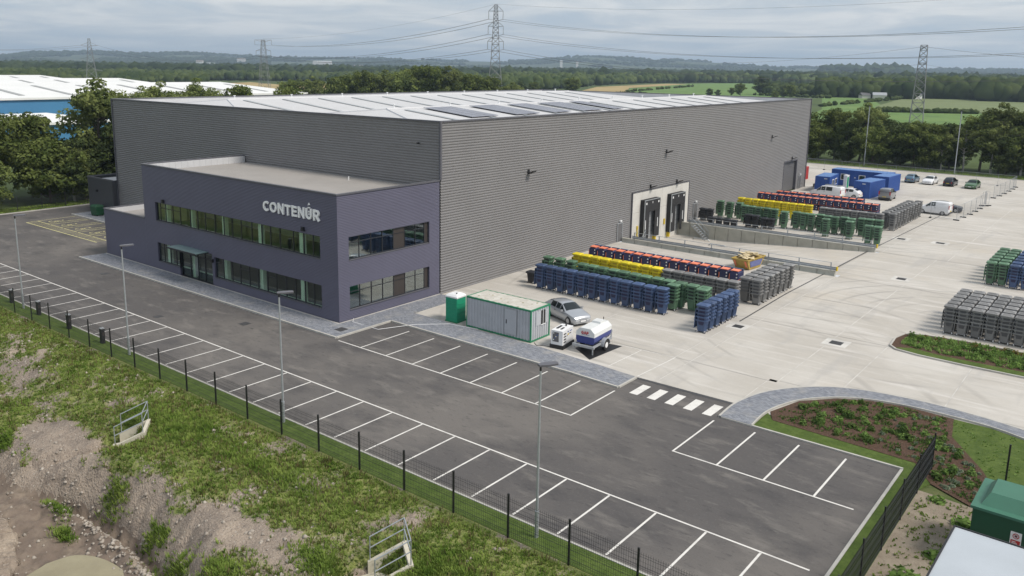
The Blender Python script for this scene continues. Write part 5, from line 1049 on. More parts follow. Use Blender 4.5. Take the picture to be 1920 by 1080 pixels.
# beyond the ramp
bx = [1.7, 3.2, 4.3, 5.6] + [6.6 + 1.02 * i for i in range(4)] + [11.3, 12.5] + [13.5 + .94 * i for i in range(10)]
by = [65.2, 64.8, 65.3, 63.8, 63.7, 63.6, 63.6, 63.5, 62.6, 63.4, 63.2, 63.1] + [63.6, 63.2, 63.1, 63.7, 63.2, 64.2, 64.3, 64.5]
row('green', bx, by, 5, 5, 'the far green row', bgp, 1.0)
for i, (x, y) in enumerate(((16.9, 60.85), (19.55, 61.1), (22.0, 59.85), (23.0, 59.8))): stack('green', x, y, 5, 5, f'{ORD[i + 1]} stack from left standing before the far green row', 0, .95, bgp)
row('yellow', [2.7 + 1.02 * i for i in range(10)], [69.8 + J() for i in range(10)], 5, 3, 'the far yellow row', bgp)
row('grey', [13.9 + .98 * i for i in range(8)], [69.3 + J() for i in range(8)], 5, 3, 'the far grey row', bgp)
for j in range(10): stack('grey', 21.95, 70.6 + 1.5 * j, 5, 5, f'{ORD[j + 1]} stack from front in outer line of far grey block', 0, 1.0, bgp)
for j in range(9): stack('grey', 20.95, 71.4 + 1.5 * j, 5, 1, f'{ORD[j + 1]} stack from front in inner line of far grey block', 0, 1.0, bgp)
for i, (x, y, n) in enumerate(((1.25, 60.8, 3), (2.15, 60.9, 3), (7.55, 60.4, 3), (8.5, 60.4, 3), (9.4, 60.9, 2), (10.3, 60.9, 2), (3.6, 58.2, 1), (4.6, 58.2, 1), (5.6, 58.2, 1), (6.6, 58.2, 1))):
    stack('black', x, y, n, n, f'{ORD[i + 1]} of the black stacks behind the far ramp barrier', 0, 1.0, bgp)
# navy bins on their sides with orange lids
def navy_parts():
    k = 'navy'; b = MB(); b.loft([[(p[0], -.55 + q, p[2]) for p in oct8(.40, .34, 0)] for q in ()]) if False else None
    b = MB(); sec = lambda w, h, y, c=.08: [(-w + c, y, 0), (w - c, y, 0), (w, y, c), (w, y, h - c), (w - c, y, h), (-w + c, y, h), (-w, y, h - c), (-w, y, c)]
    b.loft([sec(.42, .74, -.5), sec(.46, .78, .45), sec(.48, .8, .5), sec(.48, .8, .58)]); body = b.mesh('bin_body', MT['bin_navy'])
    b = MB(); b.ext([(-.4, -.42, .785), (.36, -.42, .785), (.38, .3, .81), (-.42, .3, .81)], (0, 0, .05)); b.box(-.49, -.5, .0, -.43, -.42, .5); b.box(-.3, -.44, .83, .25, -.4, .85); lid = b.mesh('lid', MT['orange'])
    b = MB(); b.cyl((.28, -.53, .0), (.28, -.5, .0), .07, n=10); wm = b.mesh('wheel', MT['hub'])
    b = MB(); b.box(-.35, .38, .8, .5, .62, .9); hm = b.mesh('handle_bar', MT['bin_blue']); return body, lid, wm, hm
NV = navy_parts()
def navy_row(x0, n, pit_, y, rowname, group):
    for i in range(n):
        for lv in range(2):
            z = .004 + lv * .84
            r = thing('navy_bin', f'navy bin with orange lid, {"upper" if lv else "lower"}, {ORD[i + 1]} from left in {rowname}', 'bin', (x0 + pit_ * i, y, z), rnd.uniform(-.03, .03), group); r.scale = (.95, 1, 1)
            link('bin_body', NV[0], r); link('lid', NV[1], r); link('handle_bar', NV[3], r)
            for wz in (.25, .55): link('wheel', NV[2], r, (0, 0, wz))
navy_row(3.5, 16, 1.0, 30.8, 'the near navy row', ng); navy_row(1.5, 17, 1.0, 80.0, 'the far navy row', bgp); navy_row(3.0, 12, 1.05, 83.5, 'the rear navy row', bgp)
# blocks on the right
for i in range(7):
    for j in range(6):
        stack('grey', 36.22 + .92 * i, 28.95 + 1.2 * j, 5, 5 if j == 0 or i == 0 else 1, f'{ORD[i + 1]} column, {ORD[j + 1]} row from front of right block', 0, .92, rg)
for i in range(2):
    for j in range(6): stack('green', 36.05 + .95 * i, 48.3 + 1.55 * j, 5, 5 if j == 0 or i == 0 else 1, f'{ORD[j + 1]} row, {"left" if i == 0 else "right"} column of the block on the right', 0, .95, rg)
for i in range(2):
    for j in range(6): stack('blue', 37.97 + .95 * i, 48.0 + 1.55 * j, 5, 5 if j == 0 else 1, f'{ORD[j + 1]} row, {"left" if i == 0 else "right"} column of the block on the right', 0, .95, rg)
for k, (V, F) in HID.items():
    if V:
        b = MB(); b.add(V, F); stuff(tag(b.build('stacked_bins', MT['bin_' + k]), f'{k} bins hidden lower down in the stacks', 'bins'))
# ------------------------------------------------------------------ fences
M('fence', (.010, .011, .012), .5)
def panel_mesh(w, h, vp=.1, mat='fence', r=.0055, z0=.06, folds=(.25, .75, 1.25, 1.72)):
    b = MB(); n = int(w / vp)
    for k in range(1, n): x = w * k / n; b.cyl((x, 0, z0), (x, 0, h), r, n=3, caps=False)
    for k in range(int((h - z0) / .2) + 1): b.cyl((0, 0, z0 + .2 * k), (w, 0, z0 + .2 * k), r, n=3, caps=False)
    for f in folds:
        for d in (-.05, .05):
            if f + d < h: b.cyl((0, -.02, f + d), (w, -.02, f + d), r * 1.35, n=3, caps=False)
    return b.mesh('mesh_panel', MT[mat])
def post_mesh(h, s_=.04): b = MB(); b.box(-s_, -s_ * .75, -.3, s_, s_ * .75, h); b.box(-s_ - .005, -s_ * .75 - .005, h, s_ + .005, s_ * .75 + .005, h + .03); return b.mesh('fence_post', MT['fence'])
PM = panel_mesh(3.07, 1.85); PO = post_mesh(1.95)
f1 = thing('mesh_fence', 'black welded mesh fence along the front of the car park', 'fence', (0, -14.75, 0))
for i in range(-9, 19):
    x = -21.33 + 3.075 * (i)
    if x < -45: continue
for i in range(-8, 21):
    x = -21.33 + 3.075 * i; link('fence_post', PO, f1, (x, 0, 0))
    if i < 20: link('mesh_panel', PM, f1, (x, 0, 0))
f2 = thing('mesh_fence', 'black welded mesh fence running back from the car park corner', 'fence', (40.3, -14.75, 0))
PM2 = panel_mesh(3.07, 1.85, .05, r=.005)
for i in range(7):
    link('fence_post', PO, f2, (0, 3.07 * i, 0), R(90))
    if i < 6: link('mesh_panel', PM2, f2, (0, 3.07 * i, 0), R(90))
t = tag(link('fence_post', PO, None, (43.37, 4.57, 0)), 'lone black fence post standing on the lawn corner', 'post')
f3 = thing('mesh_fence', 'black mesh fence at the far left before the trees', 'fence', (-68.9, -14, 0))
for i in range(24):
    link('fence_post', PO, f3, (0, 3.07 * i, 0), R(90))
    if i < 23: link('mesh_panel', PM, f3, (0, 3.07 * i, 0), R(90))
PMb = panel_mesh(3.07, 2.3, .2, r=.006); POb = post_mesh(2.4)
f4 = thing('mesh_fence', 'dark mesh fence along the far grass bank before the trees', 'fence', (-20, 143.6, 0))
for i in range(26):
    link('fence_post', POb, f4, (3.07 * i, 0, 0))
    if i < 25: link('mesh_panel', PMb, f4, (3.07 * i, 0, 0))
# temporary site fencing
def heras_mesh():
    b = MB(); w, h = 3.4, 2.0
    for x in (0, w): b.cyl((x, 0, .05), (x, 0, h), .021, n=6)
    for z in (.15, h): b.cyl((0, 0, z), (w, 0, z), .021, n=6)
    fr = b.mesh('panel_frame', MT['galv']); b = MB()
    for k in range(1, 17): b.cyl((w * k / 17, 0, .15), (w * k / 17, 0, h), .004, n=3, caps=False)
    for k in range(1, 8): b.cyl((0, 0, .15 + k * .23), (w, 0, .15 + k * .23), .004, n=3, caps=False)
    ms = b.mesh('panel_mesh', MT['galv']); b = MB(); b.box(-.12, -.36, 0, .12, .36, .13); ft = b.mesh('rubber_foot', MT['rubber']); return fr, ms, ft
HF, HM, HT = heras_mesh()
hp = [(23.5, 84.4), (26.65, 84.5), (26.9, 87.85), (27.15, 91.2), (27.25, 94.6), (27.3, 97.95), (27.5, 101.5)]
hq = [(27.0, 111.4), (27.35, 114.9), (27.55, 118.4), (27.7, 122.2), (27.8, 125.7), (27.8, 129.0)]
hr = [(-9, 131.5), (-5.6, 131.2), (-2.2, 131), (1.2, 130.8), (4.6, 130.5), (8, 130.2), (11.4, 130), (14.8, 129.8), (18.2, 129.6), (21.6, 129.3), (25, 129.1), (27.8, 129)]
for nm, pts in (('line beside the small van', hp), ('line right of the parked cars', hq), ('rear line behind the parked cars', hr)):
    for i, (a, c) in enumerate(zip(pts[:-1], pts[1:])):
        d = Vector((c[0] - a[0], c[1] - a[1], 0)); tt = thing('site_fence_panel', f'site fence panel, {ORD[i + 1]} from left in the {nm}' if nm[0] == 'r' else f'site fence panel, {ORD[i + 1]} from front in the {nm}', 'fence panel', (a[0], a[1], .004), math.atan2(d.y, d.x), 'temporary site fence panels')
        tt.scale = (d.length / 3.4, 1, 1); link('panel_frame', HF, tt); link('panel_mesh', HM, tt); link('rubber_foot', HT, tt)
        if i == len(pts) - 2: link('rubber_foot', HT, tt, (3.4, 0, 0))
t = thing('fence_stack', 'upright cluster of spare site fence frames at a fence corner', 'fence panels', (27.5, 101.6, .004), R(20))
for k in range(3): link('panel_frame', HF, t, (-.6 + .5 * k, .3 * k - .3, .13), R(60 + 25 * k)).scale = (.25, 1, 1); link('rubber_foot', HT, t, (-.6 + .5 * k, .3 * k - .3, 0), R(60 + 25 * k))

# ------------------------------------------------------------------ lamp posts, bollards
def lamp(loc, H, label, rz, two=False, group='street lamps'):
    t = thing('lamp_post', label, 'lamp post', loc, rz, group)
    b = MB(); b.cyl((0, 0, -.1), (0, 0, 1.2), .085, n=10); b.build('base', MT['steel'], t)
    b = MB(); b.cyl((0, 0, 1.2), (0, 0, H), .06 if H < 10 else .1, .045 if H < 10 else .08, n=10); b.build('pole', MT['steel'], t)
    if two:
        b = MB(); b.box(-.3, -.16, H, .3, .16, H + .12); b.box(-.16, -.3, H + .001, .16, .3, H + .119); b.cyl((0, 0, H + .12), (0, 0, H + .3), .06, n=6); b.build('lamp_head', MT['black'], t)
    else:
        b = MB(); b.cyl((0, 0, H), (0, 0, H + .22), .045, n=8); b.build('bracket', MT['black'], t)
        b = MB(); b.loft([[(x, y, z) for x, y in ((-.1, -.11), (.25, -.19), (.72, -.15), (.78, 0), (.72, .15), (.25, .19), (-.1, .11))] for z in (H + .2, H + .28)]); hd = b.build('lamp_head', MT['trim'], t)
        b = MB(); b.box(.1, -.1, H + .185, .6, .1, H + .202); b.build('lamp_lens', MT['white'], hd)
lamp((-21.96, -13.85, 0), 7.3, 'tall grey lamp post at the left end of the front fence', R(75)); lamp((-5.4, -13.8, 0), 7.3, 'tall grey lamp post before the low office wing', R(75)); lamp((11.3, -13.72, 0), 7.15, 'tall grey lamp post before the office corner', R(60)); lamp((28.8, -13.98, 0), 7.4, 'nearest tall grey lamp post by the front bays', R(60))
lamp((-1.56, 144.2, 0), 12.4, 'tall lamp post by the far trees nearest the warehouse', 0, True); lamp((15.8, 142.1, 0), 12.2, 'tall lamp post by the far trees on the right', 0, True)
for i, (x, y) in enumerate(((-24.44, -13.75), (-19.33, -13.79), (-14.1, -13.84), (-9.09, -13.8))):
    t = thing('charging_post', f'black charging post with pale cap, {ORD[i + 1]} from the left along the fence', 'charging post', (x, y, 0), 0, 'charging posts by the front bays')
    b = MB(); b.box(-.16, -.12, -.1, .16, .12, 1.05); b.build('post_body', MT['black'], t); b = MB(); b.box(-.17, -.13, 1.05, .17, .13, 1.1); b.build('post_cap', MT['galv'], t); b = MB(); b.box(.16, -.07, .55, .175, .07, .8); b.build('socket', MT['brown_panel'], t)

# ------------------------------------------------------------------ pylons and lines
def pylon(name, loc, H, wb, wt, arms, rz, label, base_off=0, waist=None):
    t = thing(name, label, 'pylon', loc, rz, 'electricity pylons'); b = MB(); n = max(6, int(H / 3.4))
    def hw(z):
        k = z / H
        if waist: zw, ww = waist; return wb + (ww - wb) * (z / zw) if z < zw else ww + (wt - ww) * (z - zw) / (H - zw)
        return wb + (wt - wb) * k
    q = lambda z: [Vector((sx * hw(z), sy * hw(z), z)) for sx, sy in ((-1, -1), (1, -1), (1, 1), (-1, 1))]
    zs = [0]; 
    while zs[-1] < H - .5: zs.append(min(H, zs[-1] + max(1.6, hw(zs[-1]) * 1.7)))
    r = .11 * H / 50 + .02
    for z0, z1 in zip(zs[:-1], zs[1:]):
        a, c = q(z0), q(z1)
        for i in range(4):
            j = (i + 1) % 4; b.bar(a[i], c[i], r * 1.5); b.bar(a[i], c[j], r); b.bar(a[j], c[i], r); b.bar(c[i], c[j], r * .9)
    b.build('lattice_body', MT['pyl'], t)
    ends = []
    for za, ln, drop, hh in arms:
        for s_ in (-1, 1):
            b = MB(); tip = Vector((s_ * ln, 0, za)); w = hw(za)
            for sy in (-1, 1): b.bar((s_ * w, sy * w, za), tip, r); b.bar((s_ * w * .9, sy * w * .9, za + hh), tip, r)
            b.build('cross_arm', MT['pyl'], t)
            if drop: b = MB(); b.cyl(tip, tip - Vector((0, 0, drop)), .1 * H / 50 + .03, n=6); b.build('insulator', MT['pyl'], t)
            ends.append(Vector(loc) + Vector((math.cos(rz) * s_ * ln, math.sin(rz) * s_ * ln, za - drop)))
    return ends
M('pyl', (.20, .21, .225), .6); M('wire', (.10, .10, .11), .6)
p1 = pylon('pylon', (-222.7, 294.5, 0), 50.2, 4.6, .75, ((46.8, 3.6, 4.0, 2.6), (39.4, 3.8, 4.0, 2.2), (32.0, 4.0, 4.0, 2.2)), R(38), 'tall lattice pylon with three cross arms behind the warehouse', waist=(22, 2.2))
p2 = pylon('pylon', (-439, 311, 0), 35.3, 3.6, 1.0, ((35.2, 5.6, 3.2, -1.2), (28.0, 5.0, 3.6, 1.2)), R(40), 'flat topped lattice pylon left of the tall one')
p0 = pylon('pylon', (-584, 262, 0), 36, 4.2, .7, ((31, 5.8, 0, 2), (21, 7, 0, 1.2), (12.5, 8, 0, 1.2)), R(60), 'leftmost distant lattice pylon beyond the white roofs')
p4 = pylon('pylon', (-16, 253, 0), 27.9, 2.1, .95, ((27.4, 1.4, 0, -.8), (22, 1.3, 0, .5)), R(100), 'lattice pylon behind the trees on the right')
def wire(a, c, sag, label, r=.045, twin=True):
    a, c = Vector(a), Vector(c); n = 26; b = MB(); o = (c - a).cross(Vector((0, 0, 1))).normalized() * .25
    for k in ((-1, 1) if twin else (0,)):
        pts = [a.lerp(c, i / n) + o * k - Vector((0, 0, 4 * sag * (i / n) * (1 - i / n))) for i in range(n + 1)]
        for p, q in zip(pts[:-1], pts[1:]): b.cyl(p, q, r, n=4, caps=False)
    tag(b.build('power_line', MT['wire']), label, 'power line', 'overhead power lines')
for i, (e, h) in enumerate(((38.8, 'top'), (30.8, 'middle'), (22.5, 'lower'))):
    for s_ in (0, 1):
        st = p1[2 * i + s_]; wire(st, (73 + 8 * s_, 259 + 4 * s_, e), 9, f'{h} {"right" if s_ else "left"} power line running right from the tall pylon')
        wire(st, p2[min(i, 1) * 2 + s_], 5.5, f'{h} {"right" if s_ else "left"} power line between tall and flat topped pylons')
wire((-222.7, 294.5, 50.2), (77, 261, 47), 6, 'thin earth wire running right from the top of tall pylon', .03, False); wire((-222.7, 294.5, 50.2), (-439, 311, 36), 4, 'thin earth wire from tall pylon to flat topped pylon', .03, False)
for s_ in (0, 1):
    wire(p2[2 + s_], p0[s_], 7, f'{"right" if s_ else "left"} power line between the two left pylons', .05, False); wire(p0[s_], (-760, 180 + 12 * s_, 33), 5, f'{"right" if s_ else "left"} power line leaving the leftmost pylon', .05, False)
    wire(p4[s_], (-250, 460 + 6 * s_, 28), 5, f'upper {"right" if s_ else "left"} power line going left from the right pylon', .016, False); wire(p4[s_], (160, 120 + 6 * s_, 27), 6, f'upper {"right" if s_ else "left"} power line going right from the right pylon', .016, False)
    wire(p4[2 + s_], (-250, 460 + 6 * s_, 22), 5, f'lower {"right" if s_ else "left"} power line going left from the right pylon', .016, False); wire(p4[2 + s_], (160, 120 + 6 * s_, 21.5), 6, f'lower {"right" if s_ else "left"} power line going right from the right pylon', .016, False)
# ------------------------------------------------------------------ trees
def tree_parts(seed, H, Rw, kind='leaf_a', bark='bark', nleaf=5200, low=.18, ls=.26):
    r = random.Random(seed); b = MB(); lean = Vector((r.uniform(-.06, .06), r.uniform(-.06, .06), 1)); th = H * .82
    pts = [Vector((lean.x * th * k / 5 + r.uniform(-.12, .12), lean.y * th * k / 5 + r.uniform(-.12, .12), th * k / 5)) for k in range(6)]; r0 = H * .016 + .05
    for k in range(5): b.cyl(pts[k] - Vector((0, 0, .2 if k == 0 else 0)), pts[k + 1], r0 * (1 - k * .18), r0 * (1 - (k + 1) * .18), n=7, caps=False)
    tips = []
    for k in range(34):
        f = r.uniform(low, .97); base = pts[min(4, int(f * 5))].lerp(pts[min(5, int(f * 5) + 1)], f * 5 - int(f * 5)); a = r.uniform(0, 6.283)
        g = (f - low) / (1 - low); ext = Rw * (math.sin(math.pi * (.16 + .80 * g)) ** .8) * r.uniform(.55, 1.1)
        tip = base + Vector((math.cos(a) * ext, math.sin(a) * ext, ext * r.uniform(.15, .55) + H * .05)); mid = base.lerp(tip, .5) + Vector((0, 0, -.06 * ext))
        b.cyl(base, mid, r0 * .4 * (1 - f * .5), r0 * .25, n=4, caps=False); b.cyl(mid, tip, r0 * .25, .015, n=4, caps=False); tips.append((tip, 1.0)); tips.append((mid, .8))
    tips.append((pts[5] + Vector((0, 0, H * .1)), .8))
    trunk = b.mesh('trunk', MT[bark])
    rs = np.random.RandomState(seed); tp = np.array([t_[0][:] for t_ in tips]); sc = np.array([t_[1] for t_ in tips])
    idx = rs.randint(0, len(tp), nleaf); sp = Rw * .26 * sc[idx][:, None]; d = rs.normal(size=(nleaf, 3)); d /= np.linalg.norm(d, axis=1)[:, None]; rad = rs.uniform(.25, 1, (nleaf, 1)) ** .6
    c = tp[idx] + d * rad * sp * np.array([1.15, 1.15, .72]); c[:, 2] = np.maximum(c[:, 2], H * .05)
    nrm = d * .8 + rs.normal(size=(nleaf, 3)) * .45 + np.array([0, 0, .5]); nrm /= np.linalg.norm(nrm, axis=1)[:, None]
    u = np.cross(nrm, rs.normal(size=(nleaf, 3))); u /= np.linalg.norm(u, axis=1)[:, None]; v = np.cross(nrm, u); s_ = ls * rs.uniform(.55, 1.35, (nleaf, 1)); u *= s_; v *= s_ * .62
    V = np.stack([c - u, c - v + nrm * s_ * .18, c + u, c + v + nrm * s_ * .18], 1).reshape(-1, 3); F = np.arange(nleaf * 4).reshape(-1, 4)
    return trunk, npmesh('crown', V, F, MT[kind])
TV = {'oak': tree_parts(1, 12.5, 5.2, 'leaf_a', nleaf=11000, ls=.25), 'ash': tree_parts(2, 14, 4.4, 'leaf_b', nleaf=9000, ls=.24), 'birch': tree_parts(3, 13, 3.3, 'leaf_b', 'birch', 6500, .22, .2), 'thorn': tree_parts(4, 9, 4.8, 'leaf_a', nleaf=9000, low=.05, ls=.24), 'dense': tree_parts(5, 11, 5.2, 'leaf_c', nleaf=11000, low=.06, ls=.26), 'slim': tree_parts(6, 12, 2.6, 'leaf_c', 'bark', 5000, .15, .22)}
TL = {'oak': 'round dark green tree', 'ash': 'tall light green tree', 'birch': 'pale trunked birch tree', 'thorn': 'low spreading bushy tree', 'dense': 'dense very dark tree', 'slim': 'slim upright tree'}
def tree(kind, x, y, s_, label, group, z=0):
    t = thing('tree', label, 'tree', (x, y, z), rnd.uniform(0, 6.28), group); t.scale = (s_ * rnd.uniform(.93, 1.1), s_ * rnd.uniform(.93, 1.1), s_); link('trunk', TV[kind][0], t); link('crown', TV[kind][1], t)
lg = 'trees left of the warehouse'
LT = [('oak', -78, -4, 1.05), ('oak', -76, 4.5, 1.03), ('thorn', -73, 10.5, 1.0), ('oak', -80, 11, 1.0), ('ash', -74, 17.5, 1.27), ('slim', -70.5, 20, 1.15), ('dense', -76, 24, 1.0), ('thorn', -71, 1, .8), ('dense', -83, 2, 1.0), ('dense', -72, 15, .85), ('birch', -71.5, 13.0, .7), ('thorn', -71, 24, .95), ('ash', -100, 43, 1.12), ('birch', -106, 47, 1.28), ('ash', -104, 53, 1.12), ('birch', -112, 58, 1.32), ('thorn', -118, 71, 1.62), ('thorn', -122, 90, 1.55), ('oak', -86, -12, 1.0), ('dense', -74, -8, .95), ('birch', -112, 46, 1.2)]
for i, (k, x, y, s_) in enumerate(LT): tree(k, x, y, s_, f'{TL[k]}, {ORD[i + 1]} among the trees left of the warehouse' if i < 12 or i > 17 else f'{TL[k]} showing over the warehouse roof left end, {ORD[i - 11]} from left', lg)
rg_ = 'trees along the far side of the yard'
RT = [('ash', -20, 152, 1.0), ('thorn', -14, 149, .95), ('oak', -11, 155, .95), ('ash', -4.5, 151, .98), ('thorn', -1, 148.5, .95), ('dense', 3.5, 152, .86), ('oak', 6.5, 150.5, .8), ('thorn', 10, 149, 1.02), ('dense', 13, 152.5, .88), ('birch', 16, 149.5, .8), ('oak', 18.5, 152, .98), ('ash', 22, 150.5, 1.05), ('birch', 21, 148.3, .86), ('dense', 25.5, 152, 1.1), ('birch', 26, 148.5, .9), ('thorn', 29, 149.5, 1.1), ('oak', 32, 153, 1.15), ('dense', -27, 151, 1.0), ('oak', 37, 151, 1.1), ('dense', -7.5, 150, .8), ('dense', 8, 154, .85), ('birch', 12.2, 148.2, .7), ('thorn', 23.5, 149, .9), ('dense', 0, 154, .9)]
for i, (k, x, y, s_) in enumerate(sorted(RT, key=lambda q: q[1])): tree(k, x, y, s_ * .98, f'{TL[k]}, {ORD[i + 1]} from the left along the far yard edge', rg_)
mg = 'trees showing over the warehouse roof'
MTt = [(-214, 160, 1.0), (-209, 168, 1.1), (-203, 174, 1.15), (-197, 182, 1.28), (-192, 187, 1.3), (-186, 193, 1.36), (-180, 199, 1.45), (-175, 205, 1.42), (-170, 212, 1.3), (-164, 218, 1.15), (-158, 224, 1.0), (-206, 180, 1.2), (-188, 201, 1.42), (-177, 213, 1.35)]
for i, (x, y, s_) in enumerate(MTt): k = ('oak', 'ash', 'thorn')[i % 3]; tree(k, x, y, s_ * (1.12 if k == 'oak' else 1.02 if k == 'ash' else 1.42), f'{TL[k]}, {ORD[i + 1]} in the clump over the roof', mg)
# ------------------------------------------------------------------ distant woods, hedges, fields, hills
CX, CY = 47.3, -40.1
def polar(px_, D):
    az = math.pi / 2 + .6782623 - math.atan((px_ - 925.5) / 1590.); return CX + D * math.cos(az), CY + D * math.sin(az)
_ico = None
def ico():
    import bmesh
    bm = bmesh.new(); bmesh.ops.create_icosphere(bm, subdivisions=2, radius=1); v = np.array([q.co[:] for q in bm.verts]); f = np.array([[a.index for a in q.verts] for q in bm.faces]); bm.free()
    bm = bmesh.new(); bmesh.ops.create_icosphere(bm, subdivisions=1, radius=1); v1 = np.array([q.co[:] for q in bm.verts]); f1 = np.array([[a.index for a in q.verts] for q in bm.faces]); bm.free(); return (v, f), (v1, f1)
ICO2, ICO1 = ico(); rs = np.random.RandomState(11)
def blobs(name, pts, mat, label, fine=False):
    """pts: (x, y, z, radius, height): rough crowns massed into one wood"""
    v0, f0 = ICO2 if fine else ICO1; V = []; F = []; o = 0
    for x, y, z, r, h in pts:
        v = v0 * (1 + rs.uniform(-.32, .32, (len(v0), 1))); v = v * np.array([r, r, h * .55]) + np.array([x, y, z + h * .5]); V.append(v); F.append(f0 + o); o += len(v0)
    return stuff(tag(link(name, npmesh(name, np.concatenate(V), np.concatenate(F), MT[mat])), label, 'woodland'))
def scatter(n, px0, px1, D0, D1, r0, r1, hr=1.5, zf=None, keep=None):
    out = []
    while len(out) < n:
        a = rnd.uniform(px0, px1); D = math.sqrt(rnd.uniform(D0 * D0, D1 * D1)); x, y = polar(a, D)
        if keep and not keep(a, D, x, y): continue
        r = rnd.uniform(r0, r1); out.append((x, y, zf(x, y) if zf else 0, r, r * hr * rnd.uniform(.8, 1.25)))
    return out
def clear_fields(a, D, x, y):
    if 1080 < a < 1510 and D < 1330 - (a - 1080) * .05 and D > 600: return D > itp([1080, 1250, 1430, 1510], [880, 1080, 1300, 1180], a)
    return True
blobs('near_woods', scatter(6000, -80, 1080, 800, 1250, 2.6, 5, 1.8, keep=lambda a, D, x, y: not (380 < a < 700 and D < 1000)), 'wood_mid', 'light green woodland beyond the white roofs', True)
blobs('hedge_woods', scatter(2200, 935, 1320, 640, 1500, 2.6, 5.5, 2.0, keep=lambda a, D, x, y: D > itp([935, 1060, 1130, 1200, 1300], [640, 800, 1000, 1156, 1290], a)), 'wood_mid', 'tree belt behind the tan field', True)
blobs('dark_woods', scatter(11000, -120, 1300, 1250, 3600, 7, 13, 1.25), 'wood_far', 'broad dark forest across the plain')
blobs('right_woods', scatter(7000, 1280, 2050, 1330, 3600, 6, 12, 1.35), 'wood_far', 'forest on the right below the hills')
blobs('right_copse', scatter(420, 1535, 1715, 690, 800, 3, 6, 2.0) + scatter(380, 1735, 1860, 720, 800, 4, 6.5, 2.0) + scatter(500, 1840, 2050, 690, 1000, 4, 7, 1.9) + scatter(300, 1600, 1990, 1100, 1320, 5, 8, 1.6) + scatter(160, 1440, 1540, 690, 900, 3, 5, 1.6), 'wood_mid', 'dark copses between the green fields on the right', True)
blobs('right_wood_edge', scatter(2600, 1290, 2050, 1300, 1750, 3.5, 7, 1.8), 'wood_mid', 'lighter edge of the forest on the right', True)
blobs('field_hedge', [(*[q0 + (q1 - q0) * f for q0, q1 in zip(polar(a0, d0), polar(a1, d1))], 0, rnd.uniform(.8, 2.0), rnd.uniform(1.4, 2.6)) for a0, d0, a1, d1, n in ((1540, 500, 1700, 700, 60), (1640, 455, 1840, 470, 70), (1175, 720, 1300, 1000, 50), (1400, 700, 1560, 660, 40), (1150, 640, 1210, 660, 25), (1690, 720, 1840, 760, 40)) for f in [rnd.random() for _ in range(n)]], 'wood_mid', 'low hedges between the fields', True)
FT = [('round field tree', 1388, 640, 9), ('small field bush', 1345, 650, 5), ('twin field bushes', 1370, 648, 6), ('tall field tree at hedge', 1428, 720, 15), ('round field bush right', 1480, 620, 9), ('broad field bush', 1470, 660, 9), ('field bush by warehouse corner', 1455, 560, 6), ('pair of field trees', 1330, 640, 6), ('dark field tree beyond the roof', 1072, 560, 12), ('broad dark tree left of tan field', 970, 560, 11), ('low field tree beyond roof', 1000, 560, 9), ('field tree near pylon', 545, 640, 8), ('lone tree in left field', 555, 700, 7)]
for i, (lb, a, D, H) in enumerate(FT):
    x, y = polar(a, D); tree('dense' if i % 2 else 'oak', x, y, H / 11., lb + ' in the distant fields' if i < 8 else lb, 'lone trees in the fields')
def field(pts, mat, z=.02): return sheet('field', pts, z, mat)
field([(-354, 577), (-426, 717), (-486, 989), (-456, 990), (-385, 713), (-308, 575)], 'field_tan', .03)
field([(-315, 591), (-373, 693), (-474, 1028), (-469, 1283), (-384, 1209), (-120, 420), (-200, 420), (-290, 560)], 'field_green', .02)
field([(-70, 300), (-94, 405), (-162, 617), (-126, 701), (-109, 560), (-64, 420), (-45, 292)], 'field_green', .02); field([(-85, 468), (-116, 674), (-74, 723), (-20, 700), (0, 462), (-33, 440), (-64, 420)], 'field_pale', .03)
field([(-62, 309), (-87, 389), (-64, 420), (20, 440), (40, 300)], 'field_green', .04); field([(-236, 1195), (-132, 1456), (60, 1200), (20, 840), (-58, 843), (-94, 891)], 'field_green', .03)
field([(-406, 1142), (-344, 1332), (-276, 1094), (-310, 891)], 'field_green', .04); field([(-500, 300), (-557, 387), (-659, 512), (-622, 552), (-529, 457), (-440, 360)], 'field_tan', .02); field([(-665, 416), (-714, 492), (-591, 447), (-557, 387)], 'field_tan', .05)
# hills
SK = [(-300, 2), (0, 5), (60, 12), (150, 14.5), (250, 13), (350, 15.5), (420, 12), (480, 11), (560, 9), (640, 9.5), (760, 11), (830, 8), (920, 9), (1000, 11), (1050, 17), (1090, 20), (1200, 16.5), (1300, 13.5), (1400, 9), (1480, 5), (1540, 4), (1700, 5), (1800, 5), (1920, 4), (2200, 3)]
na, nd = 260, 26; V = []; F = []
for i in range(na):
    a = -300 + 2500 * i / (na - 1); pk = itp([s_[0] for s_ in SK], [s_[1] for s_ in SK], a)
    for j in range(nd):
        k = j / (nd - 1); D = 3700 + 3300 * k; x, y = polar(a, D); hh = (19.5 + pk * 5900 / 1559.) * sst(0, .68, k) * (1 - .5 * sst(.72, 1, k))
        hh += 4.5 * mn.fractal((x * .0016, y * .0016, 1), 1, 2, 4) * sst(.1, .6, k) + 1.8 * mn.noise((x * .02, y * .02, 3)) * sst(.3, .6, k); V.append((x, y, hh - 1))
for i in range(na - 1):
    for j in range(nd - 1): q = i * nd + j; F.append((q, q + nd, q + nd + 1, q + 1))
struct(link('hills', npmesh('hills', V, F, MT['hill'], True)))
V = []; F = []
for i in range(na):
    a = -300 + 2500 * i / (na - 1); pk = itp([-300, 500, 700, 830, 950, 1400, 1480, 2200], [2, 6, 11, 13.5, 8, 4, 9, 6], a)
    for j in range(8): k = j / 7; D = 8500 + 4000 * k; x, y = polar(a, D); V.append((x, y, (19.5 + (pk + .8 * mn.noise((a * .01, 0, 5))) * 10000 / 1559.) * sst(0, .6, k) - 1))
